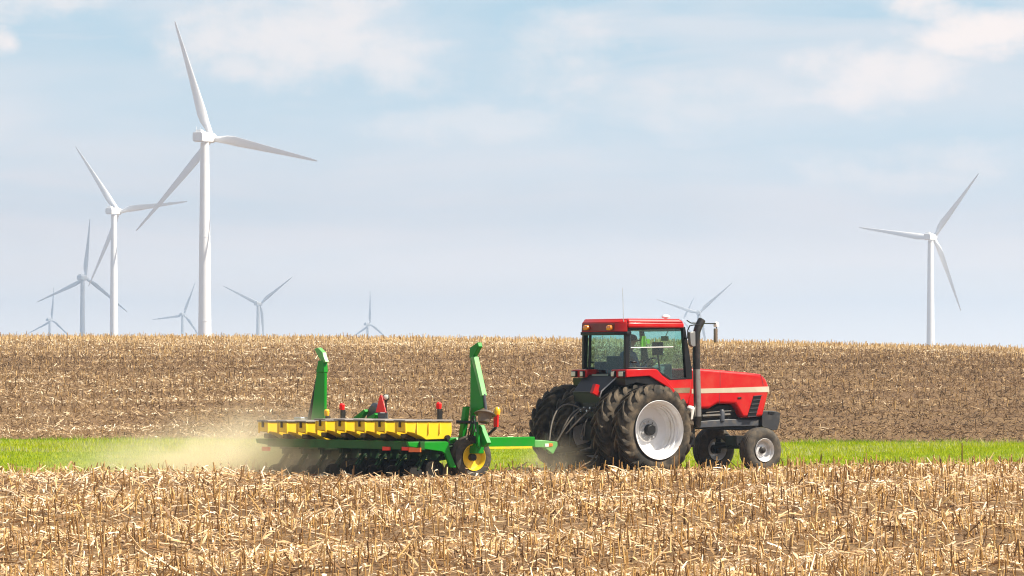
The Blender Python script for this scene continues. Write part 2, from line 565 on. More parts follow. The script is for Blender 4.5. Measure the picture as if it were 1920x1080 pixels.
def near_field():
    x, y, w = row_points(58, 113, 0.125, 5, 1)
    ok = y < yb(x) - .05
    x, y, w = x[ok], y[ok], w[ok]
    ph = ((w + 3.6) % 6.08) / 6.08
    lf = lowfreq(x, y, 9, 3)
    keep = rng.random(len(x)) < np.where(ph < .36, .10, .95) + .10 * lf
    u, v = in_tracks(x, y)
    tr = (u < 3.6) & (u > -8) & (np.abs(v) < 1.72) & ((np.abs(np.abs(v) - 1.1) < .65) | (u > 2.6))
    pl = (u < -4.9) & (np.abs(v) < 3.05)
    keep &= ~(tr | (pl & (rng.random(len(x)) < .8)))
    x, y, w, ph, lf = x[keep], y[keep], w[keep], ph[keep], lf[keep]
    n = len(x)
    z = gz(x, y)
    h = rng.normal(.255, .06, n) * np.where(ph < .34, .6, 1.0)
    h = np.clip(h * (1 + .10 * lf), .07, .42)
    tall = rng.random(n) < .02
    h[tall] *= rng.uniform(1.2, 1.7, tall.sum())
    lean = rng.normal(0, .11, (n, 2))
    wild = rng.random(n) < .10
    lean[wild] += rng.normal(0, .5, (wild.sum(), 2))
    p0 = np.stack([x, y, z - .02], -1)
    p1 = p0 + np.stack([lean[:, 0] * h, lean[:, 1] * h, h], -1)
    r = rng.uniform(.009, .0155, n)
    v1, f1, k1 = prisms(p0, p1, r * 1.15, r * .9)
    tone = np.clip(rng.beta(1.3, 1.5, n) + .05 * lf, 0, 1)
    parts = [(v1, f1, k1, tone)]
    # leaf sheath hanging on some stalks
    sel = rng.random(n) < .45
    m = sel.sum()
    c = p0[sel] + (p1[sel] - p0[sel]) * rng.uniform(.3, .8, m)[:, None] + np.stack([rng.normal(0, .02, m), -np.abs(rng.normal(.015, .02, m)), np.zeros(m)], -1)
    v2, f2, k2 = strips(c, rng.uniform(.08, .24, m), rng.uniform(.012, .035, m), rng.uniform(0, 6.28, m), rng.uniform(.3, 1.5, m), rng.uniform(-1, 1, m), rng.normal(0, .15, m))
    parts.append((v2, f2, k2, np.clip(rng.beta(2.2, 1.6, m), 0, 1)))
    V, Fc, T = join(parts)
    o = np_mesh('corn_stubble', V, Fc, 'stalk', T)
    tag(o, 'cut corn stalks standing in rows in the near field', 'corn stubble', kind='stuff')

    # litter
    def field(n):
        yy = 58 + (113 - 58) * rng.random(n) ** .9
        xx = (rng.random(n) * 2 - 1) * (yy * 0.11 + 5)
        return xx, yy
    xx, yy = field(240000)
    ww = -xx * ST + yy * CT
    ph = ((ww + 3.6) % 6.08) / 6.08
    swath = np.exp(-((ph - .17) / .15) ** 2)
    lf = lowfreq(xx, yy, 6, 5)
    ok = (yy < yb(xx) + rng.normal(0, .12, len(xx))) & (rng.random(len(xx)) < .34 + .66 * swath + .12 * lf)
    xx, yy, swath, lf = xx[ok], yy[ok], swath[ok], lf[ok]
    n = len(xx)
    u, v = in_tracks(xx, yy)
    flat = ((u < 3.6) & (u > -8) & (np.abs(v) < 1.8))
    zz = gz(xx, yy) + np.abs(rng.normal(0, .05, n)) * (1 + .9 * swath) * np.where(flat, .35, 1) + .008
    L = rng.gamma(2.8, .072, n).clip(.04, .65)
    W = rng.uniform(.010, .040, n) * (1 + .5 * (rng.random(n) < .15))
    pitch = rng.normal(0, .26, n)
    up = rng.random(n) < .10
    pitch[up] = rng.uniform(.5, 1.3, up.sum())
    pitch = np.where(flat, pitch * .4, pitch)
    v1, f1, k1 = strips(np.stack([xx, yy, zz], -1), L, W, rng.uniform(0, 6.28, n), pitch, rng.normal(0, .5, n), rng.normal(0, .12, n))
    tone = np.clip(rng.beta(1.4, 1.25, n) + .14 * swath - .02 + .06 * lf, 0, 1)
    parts = [(v1, f1, k1, tone)]
    # fallen stalk lengths
    n2 = 9000
    x2, y2 = field(n2)
    ok = y2 < yb(x2) - .1
    x2, y2 = x2[ok], y2[ok]
    n2 = len(x2)
    L2 = rng.uniform(.12, .55, n2)
    a = rng.uniform(0, 6.28, n2)
    pt = np.abs(rng.normal(0, .25, n2))
    c = np.stack([x2, y2, gz(x2, y2) + .015], -1)
    d = np.stack([np.cos(a) * np.cos(pt), np.sin(a) * np.cos(pt), np.sin(pt)], -1)
    r2 = rng.uniform(.008, .015, n2)
    v3, f3, k3 = prisms(c, c + d * L2[:, None], r2, r2 * .85)
    parts.append((v3, f3, k3, np.clip(rng.beta(2.5, 1.4, n2), 0, 1)))
    V, Fc, T = join(parts)
    o = np_mesh('corn_litter', V, Fc, 'husk', T)
    tag(o, 'pale chopped husks and leaves lying over the near field', 'corn litter', kind='stuff')


def hill_field():
    x, y, w = row_points(118, 250, 0.19, 7, 1)
    ok = (y > yh(x) + 1.5)
    x, y, w = x[ok], y[ok], w[ok]
    t = (y - yh(x)) / (236 - yh(x))
    ph = ((w + 2.) % 6.08) / 6.08
    lf = lowfreq(x, y, 22, 8)
    right = np.clip((x + 4) / 18, 0, 1)
    dens = np.where(t < .10, .05, .34) + .10 * lf + np.where(t > .8, .6, 0) - .25 * (ph < .22)
    dens = np.where((t < .16) & (x > 2), .05, dens)
    keep = rng.random(len(x)) < dens
    x, y, w, t, ph, lf, right = [q[keep] for q in (x, y, w, t, ph, lf, right)]
    n = len(x)
    z = gz(x, y)
    h = np.clip(rng.normal(.20, .06, n), .07, .40) * np.where(t > .7, 1.15, .9)
    lean = rng.normal(0, .13, (n, 2))
    p0 = np.stack([x, y, z - .02], -1)
    p1 = p0 + np.stack([lean[:, 0] * h, lean[:, 1] * h, h], -1)
    r = rng.uniform(.010, .018, n)
    v1, f1, k1 = prisms(p0, p1, r * 1.1, r * .9)
    tone = np.clip(rng.beta(2, 2.2, n) + .36 * np.clip((t - .52) / .2, 0, 1) - .10 * (t < .5) + .07 * lf - .06 * right * (t < .8), 0, 1)
    V, Fc, T = join([(v1, f1, k1, tone)])
    o = np_mesh('corn_stubble', V, Fc, 'hill_stalk', T)
    tag(o, 'cut corn stalks covering the low hill behind the green strip', 'corn stubble', kind='stuff')

    N = 470000
    yy = 117 + (248 - 117) * rng.random(N)
    xx = (rng.random(N) * 2 - 1) * (yy * 0.11 + 7)
    t = (yy - yh(xx)) / (236 - yh(xx))
    ww = -xx * ST + yy * CT
    ph = ((ww + 2.) % 6.08) / 6.08
    swath = np.exp(-((ph - .12) / .10) ** 2)
    lf = lowfreq(xx, yy, 22, 8)
    lf2 = lowfreq(xx, yy, 7, 18)
    right = np.clip((xx + 4) / 18, 0, 1)
    ok = (yy > yh(xx) + rng.normal(0, .15, N)) & (rng.random(N) < .50 + .22 * lf + .16 * lf2 + .5 * swath + .3 * (t > .7))
    xx, yy, t, swath, lf, lf2, right = [q[ok] for q in (xx, yy, t, swath, lf, lf2, right)]
    n = len(xx)
    zz = gz(xx, yy) + np.abs(rng.normal(0, .045, n)) + .01
    L = rng.gamma(3.0, .048, n).clip(.04, .5)
    W = rng.uniform(.009, .032, n)
    pitch = rng.normal(0, .38, n)
    up = rng.random(n) < .10
    pitch[up] = rng.uniform(.5, 1.3, up.sum())
    v1, f1, k1 = strips(np.stack([xx, yy, zz], -1), L, W, rng.uniform(0, 6.28, n), pitch, rng.normal(0, .7, n), rng.normal(0, .12, n))
    left_low = np.clip((2 - xx) / 10, 0, 1) * np.clip((.42 - t) / .25, 0, 1)
    tone = rng.beta(1.5, 2.5, n) - .03 + .34 * swath + .15 * lf + .10 * lf2 + .30 * np.clip((t - .52) / .2, 0, 1) - .16 * right * np.clip((.2 - t) / .1, 0, 1) + .13 * left_low - .10 * right * (t < .75)
    V, Fc, T = join([(v1, f1, k1, np.clip(tone, 0, 1))])
    o = np_mesh('corn_litter', V, Fc, 'hill_husk', T)
    tag(o, 'grey brown leaf litter between the stalks of the low hill', 'corn litter', kind='stuff')


def grass():
    N = 480000
    yy = 95 + 35 * rng.random(N)
    xx = (rng.random(N) * 2 - 1) * 19
    edge = rng.normal(0, .16, N) + .35 * lowfreq(xx, yy, 2.5, 31) + .2 * lowfreq(xx, yy, .9, 32)
    ok = (yy > yb(xx) + edge) & (yy < yh(xx) + edge)
    xx, yy = xx[ok], yy[ok]
    n = len(xx)
    lf = lowfreq(xx * .8, yy * 1.6, 6, 21)
    lf2 = lowfreq(xx * .6, yy * 1.8, 2.6, 22)
    lf3 = lowfreq(xx, yy, .7, 23)
    far = np.clip((yy - (yh(xx) - 1.6)) / 1.6, 0, 1)
    h = np.clip(rng.normal(.11, .035, n) * (1 + .5 * lf + .45 * lf2 + far * (.35 + .9 * np.clip(lf3, 0, 1))) * .58 * (1 + .35 * lf3), .02, .18)
    z = gz(xx, yy)
    a = rng.uniform(0, 6.28, n)
    wd = rng.uniform(.004, .010, n)
    ln = rng.normal(0, .35, (n, 2))
    b = np.stack([xx, yy, z - .01], -1)
    s = np.stack([np.cos(a), np.sin(a), np.zeros(n)], -1)
    tip = b + np.stack([ln[:, 0] * h, ln[:, 1] * h, h], -1)
    V = np.stack([b - s * wd[:, None], b + s * wd[:, None], tip], 1).reshape(-1, 3)
    Fc = np.arange(3 * n).reshape(-1, 3)
    tone = np.clip(rng.beta(3, 3, n) * .55 + .22 + .20 * lf2 + .13 * lf + .14 * lf3 - .30 * far, 0, .86)
    dry = (lf2 + .4 * lf + .35 * lf3 + rng.normal(0, .22, n)) > .60
    dry &= rng.random(n) < .65
    tone[dry] = rng.uniform(.86, 1.0, dry.sum())
    o = np_mesh('grass', V, Fc, 'grass_blade', np.repeat(tone, 3))
    tag(o, 'bright green grass strip between the two stubble fields', 'grass', kind='stuff')


near_field()
hill_field()
grass()


# ------------------------------------------------------------------ mesh builder for the machines
def mesh_obj(name, V, Fs, m, parent=None, bevel=0.0, sharp=35, seg=2):
    me = bpy.data.meshes.new(name)
    me.from_pydata([tuple(v) for v in V], [], Fs)
    bm = bmesh.new()
    bm.from_mesh(me)
    bmesh.ops.recalc_face_normals(bm, faces=bm.faces)
    bm.to_mesh(me)
    bm.free()
    me.materials.append(MATS[m])
    me.polygons.foreach_set('use_smooth', [True] * len(me.polygons))
    me.set_sharp_from_angle(angle=R(sharp))
    o = bpy.data.objects.new(name, me)
    link(o, parent)
    if bevel:
        md = o.modifiers.new('bevel', 'BEVEL')
        md.width = bevel
        md.segments = seg
        md.limit_method = 'ANGLE'
        md.angle_limit = R(40)
        md.use_clamp_overlap = True
    return o


class MB:
    """collects shapes given as (u forward, v to the right, z up)"""

    def __init__(s):
        s.V, s.F = [], []

    def add(s, V, Fs):
        o = len(s.V)
        s.V += [Vector(v) for v in V]
        s.F += [[i + o for i in f] for f in Fs]
        return s

    def box(s, u0, u1, v0, v1, z0, z1):
        V = [(u, v, z) for u in (u0, u1) for v in (v0, v1) for z in (z0, z1)]
        return s.add(V, [(0, 1, 3, 2), (4, 6, 7, 5), (0, 4, 5, 1), (2, 3, 7, 6), (0, 2, 6, 4), (1, 5, 7, 3)])

    def loft(s, A, B):
        n = len(A)
        Fs = [list(range(n)), list(range(n, 2 * n))] + [(i, (i + 1) % n, n + (i + 1) % n, n + i) for i in range(n)]
        return s.add(list(A) + list(B), Fs)

    def side(s, uz, v0, v1):          # profile in the (u,z) plane, extruded across
        return s.loft([(u, v0, z) for u, z in uz], [(u, v1, z) for u, z in uz])

    def face(s, vz, u0, u1):          # profile in the (v,z) plane, extruded along
        return s.loft([(u0, v, z) for v, z in vz], [(u1, v, z) for v, z in vz])

    def plan(s, uv, z0, z1):
        return s.loft([(u, v, z0) for u, v in uv], [(u, v, z1) for u, v in uv])

    def tube(s, pts, r, n=8):
        pts = [Vector(p) for p in pts]
        rs = r if isinstance(r, (list, tuple)) else [r] * len(pts)
        rings = []
        pa = None
        for i, p in enumerate(pts):
            d = (pts[min(i + 1, len(pts) - 1)] - pts[max(i - 1, 0)]).normalized()
            if pa is None:
                ref = Vector((0, 0, 1)) if abs(d.z) < .9 else Vector((1, 0, 0))
                pa = d.cross(ref).normalized()
            pa = (pa - d * pa.dot(d)).normalized()
            pb = d.cross(pa)
            rings.append([p + (pa * math.cos(2 * math.pi * k / n) + pb * math.sin(2 * math.pi * k / n)) * rs[i] for k in range(n)])
        V = [q for rg in rings for q in rg]
        Fs = [(i * n + k, i * n + (k + 1) % n, (i + 1) * n + (k + 1) % n, (i + 1) * n + k) for i in range(len(pts) - 1) for k in range(n)]
        Fs += [list(range(n)), list(range((len(pts) - 1) * n, len(pts) * n))]
        return s.add(V, Fs)

    def lathe(s, prof, org, axis, n=40, closed=False, caps=False):  # an end is capped only where the profile stops on a small radius
        """prof: (along axis, radius)"""
        d = Vector(axis).normalized()
        ref = Vector((0, 0, 1)) if abs(d.z) < .9 else Vector((1, 0, 0))
        a = d.cross(ref).normalized()
        b = d.cross(a)
        org = Vector(org)
        V, Fs = [], []
        m = len(prof)
        for t, r in prof:
            for k in range(n):
                an = 2 * math.pi * k / n
                V.append(org + d * t + (a * math.cos(an) + b * math.sin(an)) * r)
        for i in range(m if closed else m - 1):
            j = (i + 1) % m
            for k in range(n):
                Fs.append((i * n + k, i * n + (k + 1) % n, j * n + (k + 1) % n, j * n + k))
        if not closed:
            if caps:
                Fs += [list(range(n)), list(range((m - 1) * n, m * n))]
        return s.add(V, Fs)

    def build(s, name, m, parent=None, off=(0, 0, 0), bevel=0.0, sharp=35, seg=2):
        V = [(p.x - off[0], -(p.y - off[1]), p.z - off[2]) for p in s.V]
        return mesh_obj(name, V, s.F, m, parent, bevel, sharp, seg)


# vehicle frame: u forward along the heading, v to its right, z up from its ground
X0, Y0, ZG = 185 * 100 / F, 100.0, -0.10


def T(px, py, v):
    """photo position on the lengthwise plane v -> (u, z)"""
    k = (px - 960) / F
    u = (k * (Y0 - v * CT) - X0 - v * ST) / (CT - k * ST)
    Y = Y0 + u * ST - v * CT
    return u, CZ - (py - HY) * Y / F - ZG


def TU(px, py, u):
    """photo position on the cross plane u -> (v, z)"""
    k = (px - 960) / F
    v = (k * (Y0 + u * ST) - X0 - u * CT) / (ST + k * CT)
    Y = Y0 + u * ST - v * CT
    return v, CZ - (py - HY) * Y / F - ZG


def Z1(x, y):
    return 970 + x * .30552, 570 + y * .30556


def Z2(x, y):
    return 1060 + x * .15625, 580 + y * .15625


def Z5(x, y):
    return 470 + x * .26042, 630 + y * .26037


def Z6(x, y):
    return 700 + x * .24080, 630 + y * .24074


def prof(z, pts, v):
    return [T(*z(x, y), v) for x, y in pts]


def profu(z, pts, u):
    return [TU(*z(x, y), u) for x, y in pts]


def world(u, v, z=0):
    return Vector((X0 + u * CT + v * ST, Y0 + u * ST - v * CT, ZG + z))


# ------------------------------------------------------------------ wheels
def lug_strip(mb, phi, sgn, Rt, hw, sweep, w):
    secs = []
    aa = [-.02, .07, .14, .20, hw - .005, hw + .002]
    top = [Rt, Rt - .002, Rt - .006, Rt - .022, Rt - .075, Rt - .15]
    bot = [Rt - .085, Rt - .085, Rt - .09, Rt - .11, Rt - .15, Rt - .18]
    for a, t, b in zip(aa, top, bot):
        f = phi + sweep * (max(a, 0) / hw) ** .8
        for r, ww in ((b, w * 1.25), (t, w)):
            for q in (-1, 1):
                an = f + q * ww / Rt
                secs.append((r * math.sin(an), sgn * a, r * math.cos(an)))
    V = secs
    Fs = []
    for i in range(len(aa) - 1):
        o, p = i * 4, i * 4 + 4
        Fs += [(o, o + 1, p + 1, p), (o + 2, p + 2, p + 3, o + 3), (o, p, p + 2, o + 2), (o + 1, o + 3, p + 3, p + 1)]
    e = (len(aa) - 1) * 4
    Fs += [(0, 2, 3, 1), (e, e + 1, e + 3, e + 2)]
    mb.add(V, Fs)


def rear_wheel(parent, v, outer):
    """axis along v; outward side +v before the copy is turned"""
    sgn = 1 if v > 0 else -1
    Rt = .935
    hub = MB()
    d = .40 if outer else .30
    hub.lathe([(.235 - d - .06, .0), (.235 - d - .06, .12), (.235 - d + .085, .115), (.235 - d + .10, .10), (.235 - d + .102, 0.0)], (0, 0, 0), (0, 1, 0), 24)
    h = hub.build('rear_wheel', 'black_paint', parent)
    h.location = (0, -v, Rt)
    if sgn < 0:
        h.rotation_euler = (0, 0, math.pi)
    ty = MB()
    pr = [(-.17, .575), (-.19, .60), (-.215, .66), (-.238, .735), (-.232, .80), (-.20, .835), (-.12, .855), (0, .86), (.12, .855), (.20, .835), (.232, .79), (.238, .735), (.215, .66), (.19, .60), (.17, .575)]
    ty.lathe(pr, (0, 0, 0), (0, 1, 0), 72, closed=True)
    nl = 21
    for k in range(nl):
        lug_strip(ty, 2 * math.pi * k / nl, 1, Rt, .235, -.42, .038)
        lug_strip(ty, 2 * math.pi * (k + .5) / nl, -1, Rt, .235, -.42, .038)
    ty.build('tyre', 'tyre_rubber', h, sharp=30)
    rm = MB()
    o = .235
    rm.lathe([(o - .02, .585), (o + .005, .612), (o + .012, .605), (o - .01, .583), (o - .05, .566), (o - .11, .556), (o - .118, .525), (o - .17, .52), (o - .175, .535), (o - .19, .535), (o - .195, .51), (o - .26, .505), (o - .265, .52), (o - .28, .52), (o - .285, .49), (o - d + .03, .48),
              (o - d, .46), (o - d - .012, .25), (o - d + .005, .235), (o - d + .012, .0)], (0, 0, 0), (0, 1, 0), 64)
    rm.lathe([(o - d - .02, .0), (o - d - .03, .44), (-.1, .53), (-.19, .56), (-.24, .60), (-.235, .61), (-.17, .58), (-.0, .55)], (0, 0, 0), (0, 1, 0), 48)
    rim = rm.build('rim', 'rim_silver', h, sharp=30)
    if outer:
        pl = MB()
        pl.lathe([(o - d + .013, .235), (o - d + .03, .23), (o - d + .032, .118)], (0, 0, 0), (0, 1, 0), 40)
        for k in range(10):
            a = 2 * math.pi * k / 10
            pl.lathe([(o - d + .03, .024), (o - d + .065, .024), (o - d + .066, 0)], (.175 * math.sin(a), 0, .175 * math.cos(a)), (0, 1, 0), 6)
        pl.build('bolt_ring', 'hub_grey', h)
    return h


def front_wheel(parent, u, v):
    sgn = 1 if v > 0 else -1
    Rt = .482
    hub = MB()
    hub.lathe([(-.12, 0), (-.12, .10), (.045, .10), (.05, .075), (.10, .07), (.115, .045), (.118, 0)], (0, 0, 0), (0, 1, 0), 24)
    h = hub.build('front_wheel', 'dark_metal', parent)
    h.location = (u, -v, Rt)
    if sgn < 0:
        h.rotation_euler = (0, 0, math.pi)
    ty = MB()
    half = [(0.0, .468), (.012, .482), (.045, .481), (.052, .462), (.062, .462), (.069, .478), (.10, .474), (.107, .458), (.115, .456), (.122, .462), (.145, .44), (.163, .39), (.163, .33), (.148, .28), (.13, .245)]
    pr = [(-a, r) for a, r in reversed(half[1:])] + half
    ty.lathe(pr + [(.1, .225), (-.1, .225)], (0, 0, 0), (0, 1, 0), 64, closed=True)
    ty.build('tyre', 'front_tyre_rubber', h, sharp=28)
    rm = MB()
    rm.lathe([(.13, .236), (.158, .248), (.163, .243), (.145, .228), (.10, .218), (.085, .195), (.04, .185), (.02, .17), (.015, .14), (.05, .125), (.055, .06), (.056, 0)], (0, 0, 0), (0, 1, 0), 48)
    rm.lathe([(-.02, 0), (-.02, .15), (-.1, .2), (-.15, .24), (-.12, .24)], (0, 0, 0), (0, 1, 0), 32)
    rm.build('rim', 'front_rim_silver', h, sharp=30)
    return h


# ------------------------------------------------------------------ tractor
def make_tractor():
    t = empty('tractor', world(0, 0), TH)
    tag(t, 'red row crop tractor with glazed cab and dual rear wheels pulling the planter', 'tractor')
    B = lambda mb, n, m, p=t, **k: mb.build(n, m, p, **k)

    HV = .42
    # hood
    hp = prof(Z1, [(1050, 396), (1125, 396), (1250, 406), (1400, 419), (1497, 430), (1528, 462), (1546, 506), (1543, 548), (1508, 690), (1382, 699), (1338, 615), (1232, 612), (1182, 642), (1040, 644)], HV)
    hood = B(MB().side(hp, -HV, HV), 'hood', 'red_paint', bevel=.055, seg=3)
    for s in (1, -1):
        st = prof(Z1, [(1070, 521), (1250, 516), (1544, 506), (1546, 540), (1250, 545), (1070, 549)], HV)
        B(MB().side(st, s * (HV + .004), s * (HV - .02)), 'hood_stripe', 'cream_decal', hood)
        g = prof(Z1, [(1449, 563), (1498, 559), (1464, 686), (1412, 688)], HV)
        vent = B(MB().side(g, s * (HV + .006), s * (HV - .02)), 'side_vent', 'black_paint', hood)
        sl = MB()
        for k in range(6):
            f = k / 5
            a = Vector(g[0]).lerp(Vector(g[3]), f)
            b = Vector(g[1]).lerp(Vector(g[2]), f)
            sl.side([(a.x, a.y), (b.x, b.y), (b.x, b.y - .014), (a.x, a.y - .014)], s * (HV + .022), s * (HV + .0))
        B(sl, 'vent_slats', 'rail_grey', vent)
    # nose grille (front face)
    un = hp[6][0]
    ng = MB()
    for k in range(9):
        z = hp[7][1] - .05 - k * .05
        uu = hp[7][0] - (k * .05 + .05) * .26
        ng.box(uu - .05, uu + .012, -.30, .30, z, z + .022)
    B(ng, 'nose_grille', 'black_paint', hood)
    # panel joints and catches on the hood sides
    for s in (1, -1):
        j0 = prof(Z1, [(1493, 436), (1497, 436), (1512, 503), (1508, 503)], HV)
        j1 = prof(Z1, [(1240, 550), (1243, 550), (1243, 610), (1240, 610)], HV)
        j2 = prof(Z1, [(1243, 413), (1246, 413), (1246, 511), (1243, 511)], HV)
        for jj in (j0, j1, j2):
            B(MB().side(jj, s * (HV + .002), s * (HV - .01)), 'panel_joint', 'maroon_paint', hood)
        c_ = prof(Z1, [(1352, 572), (1374, 571), (1374, 582), (1352, 583)], HV)
        B(MB().side(c_, s * (HV + .012), s * (HV - .01)), 'catch', 'black_paint', hood, bevel=.004)
    # chassis
    c0 = prof(Z1, [(1075, 645), (1200, 640), (1240, 618), (1335, 620), (1378, 700), (1500, 700), (1500, 770), (1380, 775), (1090, 768)], .30)
    B(MB().side(c0, -.27, .27), 'chassis', 'chassis_black', bevel=.015)
    c1 = prof(Z1, [(1092, 722), (1290, 706), (1480, 712), (1480, 748), (1290, 752), (1092, 762)], .33)
    B(MB().side(c1, .275, .335).side(c1, -.335, -.275), 'frame_rail', 'rail_grey', bevel=.012)
    # engine details seen below the hood
    e = MB()
    e.tube([(*((lambda q: (q[0], .30, q[1]))(T(*Z1(1130, 690), .3))),), (*((lambda q: (q[0], .30, q[1]))(T(*Z1(1300, 680), .3))),)], .05)
    e.tube([(*((lambda q: (q[0], .31, q[1]))(T(*Z1(1150, 668), .3))),), (*((lambda q: (q[0], .31, q[1]))(T(*Z1(1330, 655), .3))),)], .022)
    B(e, 'fuel_line', 'dark_metal')
    a = T(*Z1(1252, 700), .3)
    B(MB().lathe([(-.12, 0), (-.12, .07), (.09, .07), (.12, .05), (.12, 0)], (a[0], .30, a[1] + .06), (0, 0, 1), 16), 'oil_filter', 'rail_grey')
    # weights
    w0 = prof(Z1, [(1503, 668), (1512, 655), (1560, 655), (1604, 662), (1614, 672), (1612, 722), (1598, 772), (1572, 776), (1503, 752)], .36)
    wm = MB()
    for k in range(9):
        v = -.36 + k * .08
        wm.side(w0, v, v + .074)
    wb = B(wm, 'front_weights', 'weight_grey', bevel=.01)
    w1 = prof(Z1, [(1540, 660), (1578, 664), (1576, 676), (1540, 674)], .36)
    B(MB().side(w1, -.34, .368), 'weight_handle', 'black_paint', wb)
    # front axle
    uf = T(*Z1(1519, 886), .98)[0]
    fa = MB()
    fa.box(uf - .09, uf + .09, -.66, .66, .50, .63)
    for s in (1, -1):
        fa.tube([(uf, s * .64, .72), (uf, s * .66, .40)], .06, 12)
        fa.tube([(uf, s * .60, .48), (uf, s * .84, .482)], .055, 12)
        fa.tube([(uf - .12, s * .18, .56), (uf - .16, s * .60, .52)], .028)
    fa.box(uf - .16, uf + .16, -.2, .2, .56, .78)
    B(fa, 'front_axle', 'chassis_black', bevel=.01)
    front_wheel(t, uf, .82)
    front_wheel(t, uf, -.82)
    # rear axle, gearbox
    ra = MB()
    ra.lathe([(-1.45, 0), (-1.45, .11), (-.55, .13), (-.42, .26), (.42, .26), (.55, .13), (1.45, .11), (1.45, 0)], (0, 0, .935), (0, 1, 0), 24)
    ra.box(-.34, .9, -.30, .30, .62, 1.35)
    ra.box(.9, 2.0, -.24, .24, .62, 1.2)
    B(ra, 'rear_axle', 'chassis_black', bevel=.02)
    for v in (.74, 1.48, -.74, -1.48):
        rear_wheel(t, v, abs(v) > 1)

    # ---- cab
    GV = .775
    Ur = -.05
    # underbody and wheel wells
    ub = MB()
    ub.box(-.30, 1.42, -.55, .55, 1.22, 1.98)
    ub.box(.5, 1.42, -.74, .74, 1.35, 1.75)
    B(ub, 'cab_floor', 'black_paint', bevel=.02)
    # rear sloping panel between the fenders
    rp = MB()
    rp.loft([(-.26, -.60, 2.05), (-.26, .60, 2.05), (-.56, .46, 1.72), (-.56, -.56, 1.72)], [(-.16, -.60, 2.05), (-.16, .60, 2.05), (-.46, .46, 1.66), (-.46, -.56, 1.66)])
    rp.loft([(-.57, -.56, 1.715), (-.57, .46, 1.715), (-.54, .42, 1.24), (-.54, -.52, 1.24)], [(-.46, -.56, 1.715), (-.46, .46, 1.715), (-.44, .42, 1.24), (-.44, -.52, 1.24)])
    rp.box(-.262, -.02, -.60, .60, 2.052, 2.075)
    rear_panel = B(rp, 'rear_panel', 'black_paint', bevel=.012)
    q0 = TU(*Z1(470, 396), -.08)
    q1 = TU(*Z1(565, 394), -.08)
    B(MB().box(-.275, -.255, q0[0] + .2, q1[0] + .2, 2.045, 2.085), 'model_plate', 'cab_grey', rear_panel)
    B(MB().tube([(-.255, .61, 2.04), (-.57, .47, 1.73), (-.60, .45, 1.60)], .014), 'edge_highlight', 'hub_grey', rear_panel)  # highlight along the panel edge, put in as a pale grey tube
    B(MB().tube([(-.575, -.56, 1.72), (-.575, .46, 1.72)], .010), 'edge_bead', 'rail_grey', rear_panel)
    # fenders
    for s in (1, -1):
        fo, fi = .97, .44
        fp = prof(Z1, [(668, 402), (842, 398), (862, 404), (962, 520), (1000, 575), (985, 588), (930, 515), (812, 442), (668, 451)], fo)
        fm = MB().side(fp, s * fi, s * fo)
        fen = B(fm, 'fender', 'red_paint', bevel=.014)
        u0, z0 = fp[0]
        un_ = MB()
        wp = prof(Z1, [(645, 455), (810, 446), (925, 518), (978, 586), (900, 560), (820, 500), (720, 480), (650, 500)], fo - .12)
        un_.side(wp, s * .42, s * (fo - .04))
        B(un_, 'fender_liner', 'black_paint', fen)
        for cx in (.555, .85):
            lm = MB()
            wv = .06 if cx < .7 else .085
            lm.box(u0 - .05, u0 + .05, s * (cx - wv), s * (cx + wv), z0 - .155, z0 - .03)
            lamp = B(lm, 'work_lamp', 'black_paint', fen, bevel=.012)
            B(MB().box(u0 - .062, u0 - .045, s * (cx - wv + .014), s * (cx + wv - .014), z0 - .142, z0 - .044), 'lens', 'lamp_glass', lamp, bevel=.006)
    # lower red panels of the cab
    for s in (1, -1):
        lp = prof(Z1, [(790, 405), (842, 402), (936, 463), (1069, 459), (1063, 525), (1048, 612), (985, 612), (900, 500), (830, 450)], GV)
        side_p = B(MB().side(lp, s * (GV - .10), s * GV), 'lower_panel', 'red_paint', bevel=.012)
        sp = prof(Z1, [(945, 516), (1062, 513), (1056, 545), (965, 547)], GV)
        B(MB().side(sp, s * (GV - .01), s * (GV + .005)), 'stripe', 'shaded_decal', side_p)
    # frame: pillars
    pf = MB()
    Zt = 3.07
    for s in (1, -1):
        rear_p = prof(Z1, [(664, 150), (692, 148), (684, 396), (662, 400)], GV)
        pf.side(rear_p, s * (GV - .07), s * (GV + .004))
        front_p = prof(Z1, [(1014, 140), (1030, 140), (1072, 400), (1074, 462), (1036, 462)], GV)
        pf.side(front_p, s * (GV - .08), s * (GV + .004))
        top_r = prof(Z1, [(688, 138), (1022, 132), (1022, 150), (688, 160)], GV)
        pf.side(top_r, s * (GV - .06), s * (GV + .002))
        hd_ = prof(Z1, [(702, 352), (730, 352), (730, 362), (702, 362)], GV)
        pf.side(hd_, s * (GV - .04), s * (GV + .03))
        # rear corner posts
        pf.tube([(Ur, s * .70, 2.05), (Ur + .03, s * .70, 2.98)], .032)
        sill = prof(Z1, [(682, 388), (838, 388), (940, 456), (1036, 452), (1036, 464), (934, 468), (834, 402), (682, 402)], GV)
        pf.side(sill, s * (GV - .05), s * (GV + .003))
    pf.box(Ur - .02, Ur + .04, -.72, .72, 2.04, 2.10)
    pf.box(Ur - .0, Ur + .06, -.72, .72, 2.92, 3.0)
    ufr = T(*Z1(1030, 150), GV)[0]
    ufb = T(*Z1(1072, 460), GV)[0]
    pf.box(ufr - .06, ufr, -.74, .74, 2.98, 3.06)
    pf.box(ufb - .08, ufb, -.74, .74, 1.9, 1.98)
    B(pf, 'cab_frame', 'black_paint', bevel=.008)
